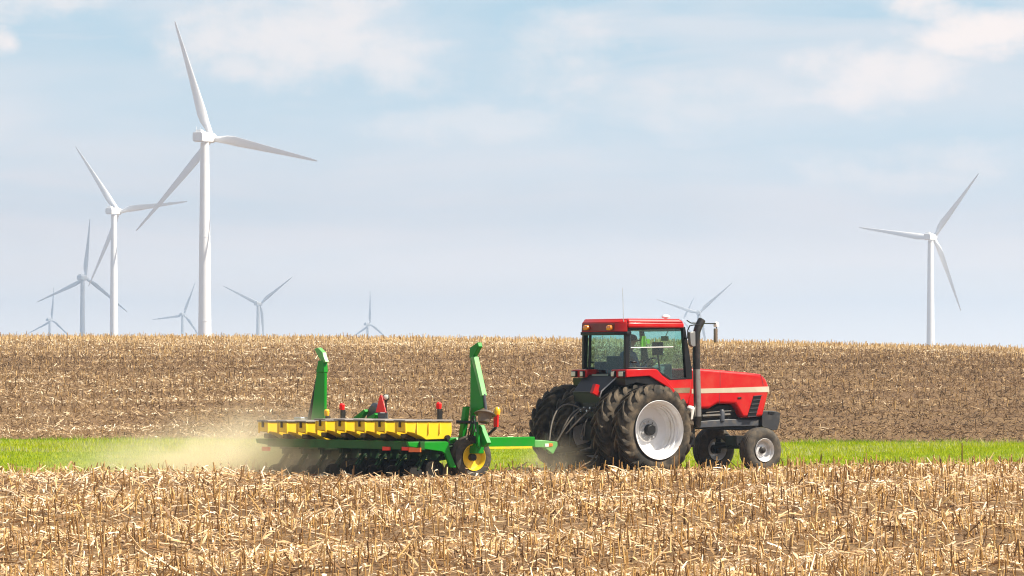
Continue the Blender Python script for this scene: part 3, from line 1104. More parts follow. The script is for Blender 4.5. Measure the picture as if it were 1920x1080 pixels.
    # glazing
    for s in (1, -1):
        gp = prof(Z1, [(688, 155), (1016, 146), (1036, 455), (938, 460), (836, 394), (682, 392)], GV)
        gl = B(MB().side(gp, s * (GV - .045), s * (GV - .038)), 'door_glass', 'tinted_glass')
        if s > 0:
            h0, h1 = T(*Z2(790, 460), GV), T(*Z2(1300, 452), GV)
            B(MB().tube([(h0[0], GV - .02, h0[1]), (h1[0], GV - .02, h1[1])], .012), 'grab_bar', 'hub_grey', gl)
        uq = T(*Z1(672, 300), GV)[0]
        B(MB().loft([(Ur + .02, s * .70, 2.08), (Ur + .03, s * .70, 2.95), (uq, s * .74, 2.95), (uq, s * .74, 2.08)],
                    [(Ur + .02, s * .693, 2.08), (Ur + .03, s * .693, 2.95), (uq, s * .733, 2.95), (uq, s * .733, 2.08)]), 'quarter_glass', 'tinted_glass')
    B(MB().loft([(Ur - .005, -.69, 2.10), (Ur - .005, .69, 2.10), (Ur + .02, .69, 2.93), (Ur + .02, -.69, 2.93)],
                [(Ur + .002, -.69, 2.10), (Ur + .002, .69, 2.10), (Ur + .027, .69, 2.93), (Ur + .027, -.69, 2.93)]), 'rear_window', 'tinted_glass')
    B(MB().loft([(ufb - .03, -.70, 1.98), (ufb - .03, .70, 1.98), (ufr - .03, .70, 2.98), (ufr - .03, -.70, 2.98)],
                [(ufb - .023, -.70, 1.98), (ufb - .023, .70, 1.98), (ufr - .023, .70, 2.98), (ufr - .023, -.70, 2.98)]), 'windscreen', 'tinted_glass')
    # roof
    rz0, rz1 = 3.045, 3.235
    uF = T(*Z1(1040, 140), .83)[0]
    uB = T(*Z1(682, 140), .83)[0]
    plan = [(uB, -.83), (uB, .83), (uF - .08, .83), (uF, .72), (uF, -.72), (uF - .08, -.83)]
    top = [(uB + .02, -.78), (uB + .02, .78), (uF - .16, .78), (uF - .10, .66), (uF - .10, -.66), (uF - .16, -.78)]
    roof = MB()
    roof.loft([(u, v, rz0) for u, v in plan], [(u, v, rz0 + .11) for u, v in plan])
    roof.loft([(u, v, rz0 + .111) for u, v in plan], [(u, v, rz1) for u, v in top])
    roof = B(roof, 'roof', 'red_paint', bevel=.03, seg=3)
    zr0, zr1 = 2.93, 3.175
    pl2 = [(-.32, -.60), (-.32, .60), (uB - .03, .80), (uB - .006, .81), (uB - .006, -.81), (uB - .03, -.80)]
    rb = MB()
    rb.loft([(u, v, zr0 + .03) for u, v in pl2], [(u * .97, v * .985, zr1 - .02) for u, v in pl2])
    rb.loft([(u * .97, v * .985, zr1 - .019) for u, v in pl2], [(u * .75, v * .93, zr1 + .035) for u, v in pl2])
    air = B(rb, 'air_box', 'red_paint', roof, bevel=.015)
    B(MB().loft([(-.325, -.585, zr0 + .055), (-.325, .585, zr0 + .055), (-.318, .575, zr1 - .035), (-.318, -.575, zr1 - .035)],
                [(-.30, -.585, zr0 + .055), (-.30, .585, zr0 + .055), (-.30, .575, zr1 - .035), (-.30, -.575, zr1 - .035)]), 'rear_grille', 'maroon_paint', roof)
    B(MB().plan([(-.335, -.615), (-.335, .615), (uB - .02, .815), (uB + .1, .80), (uB + .1, -.80), (uB - .02, -.815)], zr0 - .035, zr0 + .032), 'roof_lip', 'black_paint', roof, bevel=.01)
    # inner headliner
    B(MB().box(.05, uF - .1, -.72, .72, 2.99, 3.04), 'headliner', 'cab_grey', roof)
    for px in (428, 570):
        v, z = TU(*Z1(px, 146), -.34)
        lm = MB().lathe([(0, 0), (0, .05), (.035, .058), (.06, .05), (.075, .0)], (-.33, v - .03, z), (-1, 0, 0), 16)
        lm.lathe([(0, 0), (0, .05), (.035, .058), (.06, .05), (.075, .0)], (-.33, v + .03, z), (-1, 0, 0), 16)
        B(lm, 'amber_lamp', 'amber_lens', roof)
    # gps dome
    u, z = T(*Z1(911, 80), 0)
    dm = MB().lathe([(-.06, 0), (-.06, .035), (-.03, .035), (-.028, .08), (-.005, .09), (.02, .078), (.04, .045), (.046, 0)], (u, 0, 3.235 + .055), (0, 0, 1), 24)
    B(dm, 'gps_dome', 'white_plastic', roof)
    # whip antenna
    u, z = T(*Z1(650, 125), .7)
    an = MB().tube([(u, .72, z - .05), (u, .72, z + .06), (u - .01, .72, 3.2), (u - .03, .72, T(1166.5, 540, .7)[1])], [.02, .014, .006, .004], 6)
    B(an, 'antenna', 'hub_grey', roof)
    # exhaust
    vE = .66
    ex = MB()
    pts = [(1107, 735), (1106, 690), (1105, 600), (1100, 400), (1098, 220), (1100, 175), (1110, 142), (1122, 118), (1133, 97)]
    P = [(lambda q: (q[0], vE, q[1]))(T(*Z1(x, y), vE)) for x, y in pts]
    ex.tube(P[3:], [.078, .078, .080, .082, .084, .080], 20)
    exo = B(ex, 'exhaust_stack', 'exhaust_metal')
    B(MB().tube([P[3], P[2], P[1]], [.0775, .079, .082], 20), 'heat_sleeve', 'exhaust_sleeve', exo)
    B(MB().tube([P[1], P[0], (P[0][0], .30, P[0][2] - .02)], [.085, .085, .07], 20), 'elbow', 'exhaust_metal', exo)
    # mirrors
    mv = .95
    mr = MB()
    mp = [(1052, 172), (1086, 168), (1088, 258), (1072, 264), (1056, 250)]
    mr.side(prof(Z1, mp, mv), mv - .05, mv + .04)
    m1 = B(mr, 'mirror', 'mirror_glass', bevel=.012)
    arm = [(lambda q: (q[0], mv, q[1]))(T(*Z1(x, y), mv)) for x, y in [(1075, 262), (1050, 245), (1045, 210), (1046, 160), (1058, 134), (1085, 128), (1120, 128)]]
    B(MB().tube([(ufr, .78, arm[2][2])] + arm[2:] , .013), 'mirror_arm', 'black_paint', m1)
    mv = -1.22
    m2p = prof(Z1, [(1211, 150), (1220, 150), (1221, 236), (1211, 236)], mv)
    uc = sum(p[0] for p in m2p) / 4
    m2 = B(MB().face([(mv - .035, m2p[2][1]), (mv + .035, m2p[2][1]), (mv + .035, m2p[0][1]), (mv - .035, m2p[0][1])], uc - .03, uc + .04), 'mirror', 'mirror_shell', bevel=.012)
    zt = T(*Z1(1214, 122), mv)[1]
    a0 = T(*Z1(1040, 116), -.8)
    B(MB().tube([(a0[0] - .05, -.72, zt + .06), (a0[0] + .12, -.82, zt + .01), (uc, mv + .02, zt + .005)], .013).tube([(uc + .01, mv + .02, zt), (uc + .01, mv + .02, m2p[2][1] + .05)], .013), 'mirror_arm', 'black_paint', m2)
    B(MB().lathe([(-.05, 0), (-.05, .05), (.0, .06), (.05, .045), (.07, 0)], (uc + .02, mv, zt - .02), (0, 0, 1), 14), 'mirror_lamp', 'white_plastic', m2)
    # pale canister ahead of the rear wheel, steps, tank
    q = T(*Z1(1064, 664), .62)
    cn = MB().lathe([(-.15, 0), (-.15, .07), (-.13, .085), (.10, .085), (.13, .06), (.14, 0)], (q[0], .60, q[1]), (0, .25, 1), 20)
    B(cn, 'canister', 'white_plastic')
    B(MB().box(1.15, 1.75, .34, .62, .55, 1.12), 'fuel_tank', 'black_paint', bevel=.05)
    sp = MB()
    for k in range(3):
        sp.box(1.2, 1.6, -.95, -.70, .45 + .3 * k, .48 + .3 * k)
    sp.box(1.18, 1.2, -.93, -.72, .45, 1.4).box(1.6, 1.62, -.93, -.72, .45, 1.4)
    B(sp, 'step', 'black_paint')
    # ---- rear hitch and hoses
    hc = MB()
    for s in (1, -1):
        hc.tube([(-.30, s * .34, .62), (-.75, s * .40, .50), (-1.15, s * .44, .46)], [.055, .05, .04])
        hc.tube([(-.32, s * .36, 1.42), (-.62, s * .40, 1.46)], .05)
        hc.tube([(-.62, s * .40, 1.46), (-.72, s * .40, .95), (-.75, s * .40, .52)], [.03, .045, .03])
        hc.tube([(-.36, s * .24, .72), (-.60, s * .33, 1.42)], .04)
    hc.tube([(-.34, 0, 1.18), (-.70, .02, 1.12), (-.98, .05, 1.02)], [.045, .05, .035])
    hc.box(-1.15, -.20, -.05, .05, .40, .46)
    hc.box(-.50, -.30, -.30, .30, .70, 1.25)
    hc.box(-.56, -.46, -.20, .22, 1.20, 1.48)
    hitch = B(hc, 'hitch', 'dark_metal', bevel=.006)
    cp = MB()
    for k in range(4):
        cp.lathe([(0, 0), (0, .028), (.10, .028), (.10, .0)], (-.56, -.16 + k * .11, 1.32 + .05 * (k % 2)), (-1, 0, .1), 10)
    B(cp, 'couplers', 'steel', hitch)
    hs = MB()

    def hose(p, c, q, r=.016):
        p, c, q = Vector(p), Vector(c), Vector(q)
        hs.tube([p.lerp(c, f).lerp(c.lerp(q, f), f) for f in [i / 10 for i in range(11)]], r)
    hose((-.60, -.16, 1.34), (-1.15, -.45, 1.75), (-1.45, -.15, .72), .017)
    hose((-.60, -.05, 1.36), (-1.0, .02, 1.46), (-1.25, -.05, .80))
    hose((-.60, .06, 1.34), (-.92, .16, 1.50), (-1.35, -.02, .70))
    hose((-.60, .17, 1.36), (-.85, .30, 1.30), (-1.15, .02, .85))
    hose((-.55, .10, 1.15), (-.95, .42, 1.28), (-.98, .42, .80), .013)
    hose((-.55, .0, 1.10), (-.90, .30, 1.16), (-1.0, .32, .72), .013)
    hose((-1.0, .32, .30), (-.85, .46, .12), (-.70, .50, .52), .020)
    hose((-1.1, .30, .22), (-.75, .52, .06), (-.58, .46, .55), .014)
    B(hs, 'hydraulic_hoses', 'hose_grey', hitch)
    rbk = prof(Z1, [(472, 490), (495, 497), (488, 528), (502, 572), (452, 545)], .34)
    B(MB().side(rbk, .30, .40), 'lift_bracket', 'red_paint')
    # ---- cab interior
    se = MB()
    se.box(.20, .68, -.25, .25, 1.80, 1.93)
    se.loft([(.12, -.25, 1.88), (.26, -.25, 1.88), (.26, .25, 1.88), (.12, .25, 1.88)], [(.02, -.21, 2.46), (.13, -.21, 2.46), (.13, .21, 2.46), (.02, .21, 2.46)])
    se.box(.20, .62, .27, .35, 2.04, 2.12).box(.20, .62, -.35, -.27, 2.04, 2.12)
    se.box(.28, .56, -.16, .16, 1.50, 1.80)
    B(se, 'seat', 'seat_cloth', bevel=.03)
    bx = MB()
    q = T(*Z2(490, 610), 0.0)
    bx.box(.02, .22, -.62, -.42, 1.95, 2.34)
    B(bx, 'console', 'seat_cloth', bevel=.02)
    dx = MB()
    dx.loft([(1.00, -.22, 1.50), (1.42, -.30, 1.50), (1.42, .30, 1.50), (1.00, .22, 1.50)], [(1.14, -.18, 2.22), (1.40, -.26, 2.30), (1.40, .26, 2.30), (1.14, .18, 2.22)])
    B(dx, 'dashboard', 'cab_grey', bevel=.03)
    sw = MB()
    c = Vector((.98, 0, 2.30))
    ax = Vector((-.62, 0, .78))
    e1, e2 = Vector((0, 1, 0)), ax.cross(Vector((0, 1, 0))).normalized()
    ring = [c + (e1 * math.cos(a) + e2 * math.sin(a)) * .20 for a in [2 * math.pi * i / 24 for i in range(25)]]
    sw.tube(ring, .016)
    sw.tube([c, c - ax * .38], .035)
    for k in range(3):
        a = 2 * math.pi * k / 3
        sw.tube([c, c + (e1 * math.cos(a) + e2 * math.sin(a)) * .2], .012)
    B(sw, 'steering_wheel', 'seat_cloth')
    mo = MB()
    q = T(*Z2(1095, 480), .30)
    mo.box(q[0] - .06, q[0] + .06, .22, .46, q[1] - .12, q[1] + .15)
    mo.tube([(q[0], .34, q[1] - .1), (q[0] + .1, .36, 1.75)], .02)
    B(mo, 'monitor', 'seat_cloth', bevel=.02)
    iv = MB()
    q = T(*Z2(1190, 350), -.1)
    iv.box(q[0] - .02, q[0] + .02, -.20, .02, q[1] - .05, q[1] + .05)
    iv.tube([(q[0], -.1, q[1]), (q[0] + .1, -.1, 3.0)], .01)
    B(iv, 'interior_mirror', 'black_paint', bevel=.01)
    # dark rear jack post of the far door
    return t


tractor = make_tractor()


# ------------------------------------------------------------------ driver and the cloth in the cab
def make_driver():
    verts, edges, rad = [], [], []

    def V(p, r):
        verts.append((p[0], -p[1], p[2]))
        rad.append(r)
        return len(verts) - 1

    def chain(i, pts):
        for p, r in pts:
            j = V(p, r)
            edges.append((i, j))
            i = j
        return i
    pel = V((.40, 0, 2.02), .15)
    ch = chain(pel, [((.39, 0, 2.17), .15), ((.41, 0, 2.33), .165), ((.45, 0, 2.48), .15)])
    nk = chain(ch, [((.49, 0, 2.585), .06), ((.525, 0, 2.65), .058)])
    hd = chain(nk, [((.545, 0, 2.72), .092), ((.555, 0, 2.80), .098), ((.55, 0, 2.86), .075)])
    chain(hd - 2, [((.61, 0, 2.69), .045)])                       # chin
    chain(hd - 1, [((.655, 0, 2.765), .016)])                     # nose
    for s in (1, -1):
        chain(hd - 1, [((.54, s * .108, 2.77), .018)])            # ear
        sh = chain(ch, [((.45, s * .17, 2.49), .075), ((.46, s * .215, 2.44), .062)])
        hand_c = Vector((.93, s * .19, 2.34))
        wr = chain(sh, [((.50, s * .25, 2.30), .052), ((.56, s * .27, 2.18), .045), ((.70, s * .25, 2.23), .040), ((.84, s * .21, 2.31), .029)])
        pm = chain(wr, [((.885, s * .195, 2.335), .032)])
        for k, (ln, dz) in enumerate([(.062, .024), (.070, .008), (.066, -.008), (.052, -.024)]):
            base = Vector((.915, s * .19, 2.345 + dz))
            chain(pm, [(base, .010), (base + Vector((ln * .55, -s * .004, .016)), .009), (base + Vector((ln * .75, -s * .02, -.012)), .008), (base + Vector((ln * .45, -s * .028, -.026)), .0075)])
        th = Vector((.89, s * .165, 2.355))
        chain(pm, [(th, .011), (th + Vector((.028, -s * .014, .016)), .010), (th + Vector((.05, -s * .014, .008)), .009)])
        kn = chain(pel, [((.46, s * .10, 2.00), .10), ((.68, s * .14, 2.00), .082), ((.86, s * .16, 2.00), .066)])
        ft = chain(kn, [((.92, s * .16, 1.80), .056), ((.96, s * .16, 1.62), .042), ((1.00, s * .16, 1.56), .045), ((1.13, s * .17, 1.545), .036)])
    me = bpy.data.meshes.new('person')
    me.from_pydata(verts, edges, [])
    o = bpy.data.objects.new('person', me)
    link(o)
    o.modifiers.new('skin', 'SKIN')
    for i, r in enumerate(rad):
        sv = me.skin_vertices[0].data[i]
        sv.radius = (r, r)
        sv.use_root = (i == 0)
    sb = o.modifiers.new('sub', 'SUBSURF')
    sb.levels = sb.render_levels = 2
    bpy.context.view_layer.update()
    dg = bpy.context.evaluated_depsgraph_get()
    m2 = bpy.data.meshes.new_from_object(o.evaluated_get(dg))
    o.modifiers.clear()
    o.data = m2
    m2.materials.clear()
    for n in ('skin', 'blue_shirt', 'dark_jeans'):
        m2.materials.append(MATS[n])
    for p in m2.polygons:
        c = p.center
        p.use_smooth = True
        if c.z > 2.58:
            p.material_index = 0
        elif c.z < 2.09 and not (c.x < .8 and abs(c.y) > .20):
            p.material_index = 2
        elif c.x > .74 and c.z > 2.15:
            p.material_index = 0
        else:
            p.material_index = 1
    o.location = world(0, 0)
    o.rotation_euler = (0, 0, TH)
    tag(o, 'driver in a dark cap and blue shirt sitting at the wheel inside the cab', 'person')
    cp = MB().lathe([(-.02, .106), (.03, .112), (.08, .095), (.11, .05), (.118, 0)], (.548, 0, 2.80), (.05, 0, 1), 24)
    cp.loft([(.60, -.085, 2.80), (.60, .085, 2.80), (.74, .05, 2.775), (.74, -.05, 2.775)], [(.60, -.085, 2.812), (.60, .085, 2.812), (.74, .05, 2.787), (.74, -.05, 2.787)])
    cp.build('cap', 'cap_cloth', o)


make_driver()


def make_vest():
    v = -.66
    p0, p1 = T(*Z2(900, 318), v), T(*Z2(958, 452), v)
    mb = MB()
    n = 6
    A, Bk = [], []
    pts = []
    for i in range(n + 1):
        f = i / n
        u = p0[0] + (p1[0] - p0[0]) * f
        pts.append((u, v + .012 * math.sin(f * 9)))
    front = [(u, vv - .008) for u, vv in pts]
    back = [(u, vv + .008) for u, vv in reversed(pts)]
    mb.plan(front + back, p1[1], p0[1])
    q0, q1 = T(*Z2(975, 358), v), T(*Z2(1012, 412), v)
    mb.box(q0[0], q1[0], v - .006, v + .006, q1[1], q0[1])
    mb.box(p1[0] - .01, q0[0] + .01, v - .004, v + .004, q0[1] - .03, q0[1] - .01)
    u0 = (p0[0] + p1[0]) / 2
    z0 = p0[1]
    o = mb.build('vest', 'lime_cloth', None, off=(u0, v, z0))
    o.location = world(u0, v, z0)
    o.rotation_euler = (0, 0, TH)
    tag(o, 'lime green cloth hanging at the far side window inside the cab', 'vest')


make_vest()


# ------------------------------------------------------------------ planter
def make_planter():
    UO = -5.8
    t = empty('planter', world(UO, 0), TH)
    tag(t, 'green eight row seed planter with yellow hoppers towed behind the tractor', 'planter')
    B = lambda mb, n, m, p=t, **k: mb.build(n, m, p, off=(UO, 0, 0), **k)

    # tongue
    a0, a1 = T(920, 819, .1), T(1003, 819, .1)
    zt, zb = a1[1], T(1003, 838, .1)[1]
    tg = B(MB().box(-5.3, a1[0], -.10, .10, zb, zt), 'tongue', 'green_paint', bevel=.012)
    B(MB().box(-4.6, a1[0] - .07, -.101, .104, zb - .028, zb + .014), 'tongue_stripe', 'yellow_paint', tg)
    hp = prof(Z6, [(1256, 808), (1330, 812), (1432, 824), (1434, 852), (1398, 922), (1340, 876), (1320, 868), (1256, 868)], .06)
    hh = B(MB().side(hp, -.07, .07), 'hitch_head', 'pale_green_paint', tg, bevel=.01)
    q = prof(Z6, [(1338, 838), (1366, 838), (1366, 862), (1338, 862)], .08)
    B(MB().side(q, .07, .082), 'white_reflector', 'white_plastic', hh)
    q = prof(Z6, [(1368, 836), (1396, 838), (1396, 858), (1368, 860)], .08)
    B(MB().side(q, .07, .084), 'amber_reflector', 'orange_reflector', hh)
    B(MB().tube([(-1.62, 0, zb - .1), (-1.62, 0, zt + .08)], .03).box(-1.55, -1.0, -.05, .05, zb - .07, zb + .0), 'hitch_pin', 'dark_metal', hh)
    # braces from tongue to toolbar
    br = MB()
    for s in (1, -1):
        br.tube([(-3.4, s * .1, .62), (-5.3, s * 1.6, .64)], .05)
    B(br, 'brace', 'green_paint')
    # main toolbar in front of the row units
    B(MB().box(-5.46, -5.26, -3.05, 3.05, .52, .72), 'toolbar', 'green_paint', bevel=.012)
    # rear rail with the reflectors
    ub = -6.68
    v1, z1 = TU(792, 828, ub)
    zr0 = TU(792, 844, ub)[1]
    v0 = TU(505, 832, ub)[0]
    rail = B(MB().box(ub - .05, ub + .06, v0, v1, zr0, z1), 'rear_rail', 'shaded_green', bevel=.01)
    for x0_, x1_, ya, yb_, mm in ((85, 140, 797, 826, 'red_reflector'), (953, 1005, 796, 824, 'red_reflector'), (1092, 1138, 798, 824, 'red_reflector'), (1142, 1225, 802, 836, 'orange_reflector')):
        p = profu(Z5, [(x0_, ya), (x1_, ya + 3), (x1_, yb_), (x0_, yb_)], ub - .06)
        B(MB().face(p, ub - .075, ub - .052), 'reflector', mm, rail)
    # bent end plate carrying the end wheel
    ep = prof(Z5, [(1130, 762), (1408, 760), (1424, 768), (1440, 842), (1482, 948), (1440, 948), (1404, 850), (1378, 832), (1260, 815), (1140, 796)], 2.95)
    B(MB().side(ep, 2.88, 2.95), 'end_plate', 'green_paint', bevel=.01)
    ep2 = [(u, z) for u, z in ep]
    B(MB().side(ep2, -2.74, -2.67), 'end_plate', 'green_paint', bevel=.01)

    # row units with hoppers: the first is built, the other seven are copies
    vN = 2.66
    hz_t = T(*Z5(1440, 612), vN + .2)[1]
    side_pts = [(1118, 622), (1450, 618), (1456, 690), (1446, 740), (1270, 748), (1240, 728), (1180, 700), (1122, 690)]
    sp = prof(Z5, side_pts, vN + .2)
    hw = .185

    def hopper(v):
        mb = MB()
        lo = [(u, z) for u, z in sp]
        zc = hz_t
        A = [(u, v - hw + (.0 if z > zc - .2 else .03), z) for u, z in lo]
        Bq = [(u, v + hw - (.0 if z > zc - .2 else .02), z) for u, z in lo]
        mb.loft(A, Bq)
        # ribs moulded in the near side
        for f in (.25, .50, .74):
            u = sp[0][0] + (sp[1][0] - sp[0][0]) * f
            mb.box(u - .012, u + .012, v + hw - .03, v + hw + .014, zc - .26, zc - .03)
        u0 = sp[0][0]
        mb.box(u0 - .012, u0 + .03, v - hw - .006, v - hw + .03, zc - .24, zc - .02)
        mb.box(u0 - .012, u0 + .03, v + hw - .03, v + hw + .006, zc - .24, zc - .02)
        o = mb.build('hopper', 'yellow_plastic', t, off=(UO, 0, 0), bevel=.016)
        l = MB().box(sp[0][0] - .03, sp[1][0] + .02, v - hw - .025, v + hw + .025, zc - .008, zc + .026)
        B(l, 'lid', 'lid_grey', o, bevel=.012)
        B(MB().side([(-6.74, zc - .25), (-5.95, zc - .29), (-5.95, zc - .40), (-6.5, zc - .40), (-6.74, zc - .34)], v - .36, v - hw + .02), 'shade_box', 'shade_brown', o, bevel=.015)  # dark block added in the gap, standing in for shade on the lower hopper sides
        B(MB().box(u0 - .03, u0 + .0, v - .022, v + .022, zc - .12, zc + .0), 'latch', 'latch_dark', o)
        return o

    def unit(v):
        mb = MB()
        mb.box(-6.5, -5.6, v - .05, v + .05, .50, .62).box(-6.5, -5.9, v - .13, v + .13, .60, .86)
        mb.box(-5.60, -5.46, v - .12, v + .12, .40, .78)
        mb.box(-6.30, -6.10, v - .07, v + .07, .15, .80)
        for s in (1, -1):
            mb.tube([(-5.55, v + s * .10, .72), (-6.15, v + s * .10, .60)], .025)
            mb.tube([(-5.55, v + s * .10, .48), (-6.15, v + s * .10, .40)], .025)
            mb.tube([(-6.4, v + s * .05, .50), (-6.62, v + s * .07, .20)], .028)
        o = mb.build('row_unit', 'dusty_shaded_green', t, off=(UO, 0, 0), bevel=.006)
        for s in (1, -1):
            B(MB().lathe([(-.045, 0), (-.05, .17), (-.03, .205), (.03, .205), (.05, .17), (.02, .12), (.02, 0)], (-6.28, v + s * .13, .20), (0, s, .08), 26), 'gauge_wheel', 'tyre_dark', o)
            B(MB().lathe([(-.005, 0), (-.004, .19), (.004, .19), (.012, 0)], (-6.12, v + s * .025, .17), (.08, s, 0), 26), 'opener_disc', 'disc_steel', o)
            B(MB().lathe([(-.015, 0), (-.02, .13), (-.012, .15), (.012, .15), (.02, .13), (.015, 0)], (-6.66, v + s * .08, .14), (0, s, .3), 22), 'closing_wheel', 'tyre_dark', o)
        B(MB().lathe([(-.003, 0), (-.003, .2), (.003, .2), (.003, 0)], (-5.75, v, .18), (0.03, 1, 0), 26), 'coulter', 'disc_steel', o)
        return o

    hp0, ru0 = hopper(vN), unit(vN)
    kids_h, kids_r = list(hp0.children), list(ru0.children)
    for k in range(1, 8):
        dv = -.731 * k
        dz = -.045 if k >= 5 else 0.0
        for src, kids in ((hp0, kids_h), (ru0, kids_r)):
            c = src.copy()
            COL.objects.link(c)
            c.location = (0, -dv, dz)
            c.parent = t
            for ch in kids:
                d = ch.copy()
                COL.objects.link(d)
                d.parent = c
    # one long vacuum pipe under the hoppers
    B(MB().tube([(-6.0, -2.9, .82), (-6.0, 2.9, .84)], .05), 'vacuum_pipe', 'dark_metal')
    B(MB().tube([(-5.72, 2.75, hz_t - .02), (-5.4, 2.95, hz_t - .03), (-5.35, 3.0, .75)], .035), 'hose', 'dark_metal')
    # end wheels
    for v in (2.62, -2.62):
        s = 1 if v > 0 else -1
        u, z = T(889, 850, 2.95)
        R_ = .425
        hub = MB().lathe([(-.1, 0), (-.1, .07), (.12, .07), (.13, 0)], (u, v + s * .2, R_ + .02), (0, s, 0), 16)
        w = B(hub, 'support_wheel', 'dark_metal')
        tm = MB().lathe([(-.10, .25), (-.13, .29), (-.135, .35), (-.11, .42), (0, .445), (.11, .42), (.135, .35), (.13, .29), (.10, .25)], (u, v + s * .2, R_ + .02), (0, s, 0), 48, closed=True)
        B(tm, 'tyre', 'front_tyre_rubber', w)
        rm = MB().lathe([(.10, .245), (.137, .268), (.143, .26), (.11, .235), (.03, .225), (.01, .17), (.02, .06), (.021, 0)], (u, v + s * .2, R_ + .02), (0, s, 0), 40)
        rm.lathe([(-.02, 0), (-.02, .15), (-.1, .2), (-.13, .22), (-.1, .215)], (u, v + s * .2, R_ + .02), (0, s, 0), 32)
        B(rm, 'rim', 'yellow_paint', w)

    # ---- marker arms (folded upright at both ends)
    um = -5.36
    pr = profu(Z5, [(1588, 770), (1592, 150), (1607, 146), (1622, 200), (1680, 430), (1683, 516), (1650, 530), (1612, 560), (1616, 760)], um)
    arm = B(MB().face(pr, um - .035, um + .035), 'marker_arm', 'green_paint', bevel=.01)
    pr = profu(Z5, [(1602, 152), (1624, 148), (1686, 428), (1672, 436), (1640, 300)], um)
    B(MB().face(pr, um - .06, um + .055), 'strut', 'pale_green_paint', arm, bevel=.006)
    pr = profu(Z5, [(1592, 84), (1648, 45), (1656, 76), (1616, 150), (1600, 160), (1590, 156)], um)
    B(MB().face(pr, um - .05, um + .05), 'tip_bracket', 'green_paint', arm, bevel=.01)
    p0, p1 = TU(*Z5(1680, 420), um), TU(*Z5(1694, 530), um)
    B(MB().tube([(um, p0[0], p0[1]), (um, p1[0], p1[1])], .03), 'cylinder_rod', 'rail_grey', arm)
    pr = profu(Z5, [(1550, 510), (1575, 508), (1534, 835), (1503, 832)], um - .12)
    B(MB().face(pr, um - .20, um - .10), 'link_bar', 'green_paint', arm, bevel=.008)
    pr = profu(Z5, [(1630, 640), (1668, 640), (1720, 770), (1690, 800), (1640, 790)], um)
    B(MB().face(pr, um - .06, um + .05), 'base_bracket', 'green_paint', arm, bevel=.01)
    p0, p1 = TU(*Z5(1632, 620), um - .1), TU(*Z5(1652, 800), um - .1)
    B(MB().tube([(um - .12, p0[0], p0[1]), (um - .12, p1[0], p1[1])], .035), 'cylinder', 'green_paint', arm)
    B(MB().tube([(um - .15, p0[0] - .04, p0[1] + .05), (um - .15, p1[0] - .06, p1[1] + .3)], .015), 'cylinder_hose', 'steel', arm)
    pr = profu(Z5, [(1420, 770), (1510, 735), (1516, 752), (1428, 795)], um)
    B(MB().face(pr, um - .1, um + .02), 'lower_link', 'green_paint', arm)
    # marker disc
    v, z = TU(*Z5(1688, 556), um - .1)
    dk = MB().lathe([(.06, 0), (.05, .10), (.0, .19), (-.02, .215), (-.03, .21), (-.015, .16), (-.05, .14), (-.14, .12), (-.19, .11), (-.20, .07), (-.15, .06), (-.15, 0)], (um - .1, v, z), (.28, -.18, 1), 32)
    dsk = B(dk, 'marker_disc', 'disc_steel', arm)
    hz = MB()
    for k in range(3):
        a, b = TU(*Z5(1606 + 8 * k, 575), um - .1), TU(*Z5(1560 - 12 * k, 800), um - .1)
        c = TU(*Z5(1596 + 40 * k, 690), um - .2)
        A, Bq, Cq = Vector((um - .12, a[0], a[1])), Vector((um - .12, b[0], b[1])), Vector((um - .3, c[0], c[1]))
        hz.tube([A.lerp(Cq, f).lerp(Cq.lerp(Bq, f), f) for f in [i / 8 for i in range(9)]], .012)
    B(hz, 'arm_hoses', 'dark_metal', arm)
    # far arm
    pr = profu(Z5, [(440, 640), (484, 262), (541, 260), (538, 640)], um)
    arm2 = B(MB().face(pr, um - .035, um + .035), 'marker_arm', 'green_paint', bevel=.01)
    pr = profu(Z5, [(484, 262), (500, 178), (536, 172), (543, 262)], um)
    B(MB().face(pr, um - .05, um + .05), 'upper_arm', 'green_paint', arm2, bevel=.008)
    pr = profu(Z5, [(470, 92), (498, 84), (530, 118), (538, 150), (552, 188), (541, 192), (512, 170)], um)
    B(MB().face(pr, um - .05, um + .05), 'tip_bracket', 'pale_green_paint', arm2, bevel=.01)
    p0, p1 = TU(*Z5(494, 200), um), TU(*Z5(416, 605), um)
    B(MB().tube([(um + .02, p0[0], p0[1]), (um + .02, p1[0], p1[1])], [.03, .045]), 'cylinder_rod', 'dark_metal', arm2)
    p0 = TU(*Z5(390, 590), um)
    B(MB().box(um - .2, um, p0[0] - .12, p0[0] + .15, p0[1] - .1, p0[1] + .02), 'valve_block', 'hub_grey', arm2, bevel=.02)

    # ---- middle: carriage tyre, green arms, sign, lamps
    uw = -5.15
    v, z = TU(*Z5(912, 590), uw)
    drum = MB().lathe([(-.10, .0), (-.12, .20), (-.12, .27), (-.07, .33), (.07, .33), (.12, .27), (.12, .20), (.10, 0)], (uw, v, z - .02), (1, .15, 0), 36)
    B(drum, 'fan_housing', 'rail_grey')
    for dx_, dv_ in ((0, 0), (1, .0)):
        x = 100 * dx_
        pr = profu(Z5, [(735 + x, 600), (830 + x * .75, 528 + dx_ * 28), (838 + x * .75, 545 + dx_ * 22), (800 + x, 600)], uw - .3 * dx_ - .2)
        B(MB().face(pr, uw - .3 * dx_ - .25, uw - .3 * dx_ - .15), 'lift_arm', 'green_paint', bevel=.006)
    us = -5.9
    pr = profu(Z5, [(903, 550), (934, 424), (944, 424), (976, 550)], us)
    sg = B(MB().face(pr, us - .012, us + .004), 'slow_sign', 'red_lens')
    pr2 = profu(Z5, [(912, 556), (970, 556), (962, 605), (918, 605)], us)
    B(MB().face(pr2, us + .006, us + .05), 'sign_post', 'rail_grey', sg)
    v, z = TU(*Z5(974, 442), us + .1)
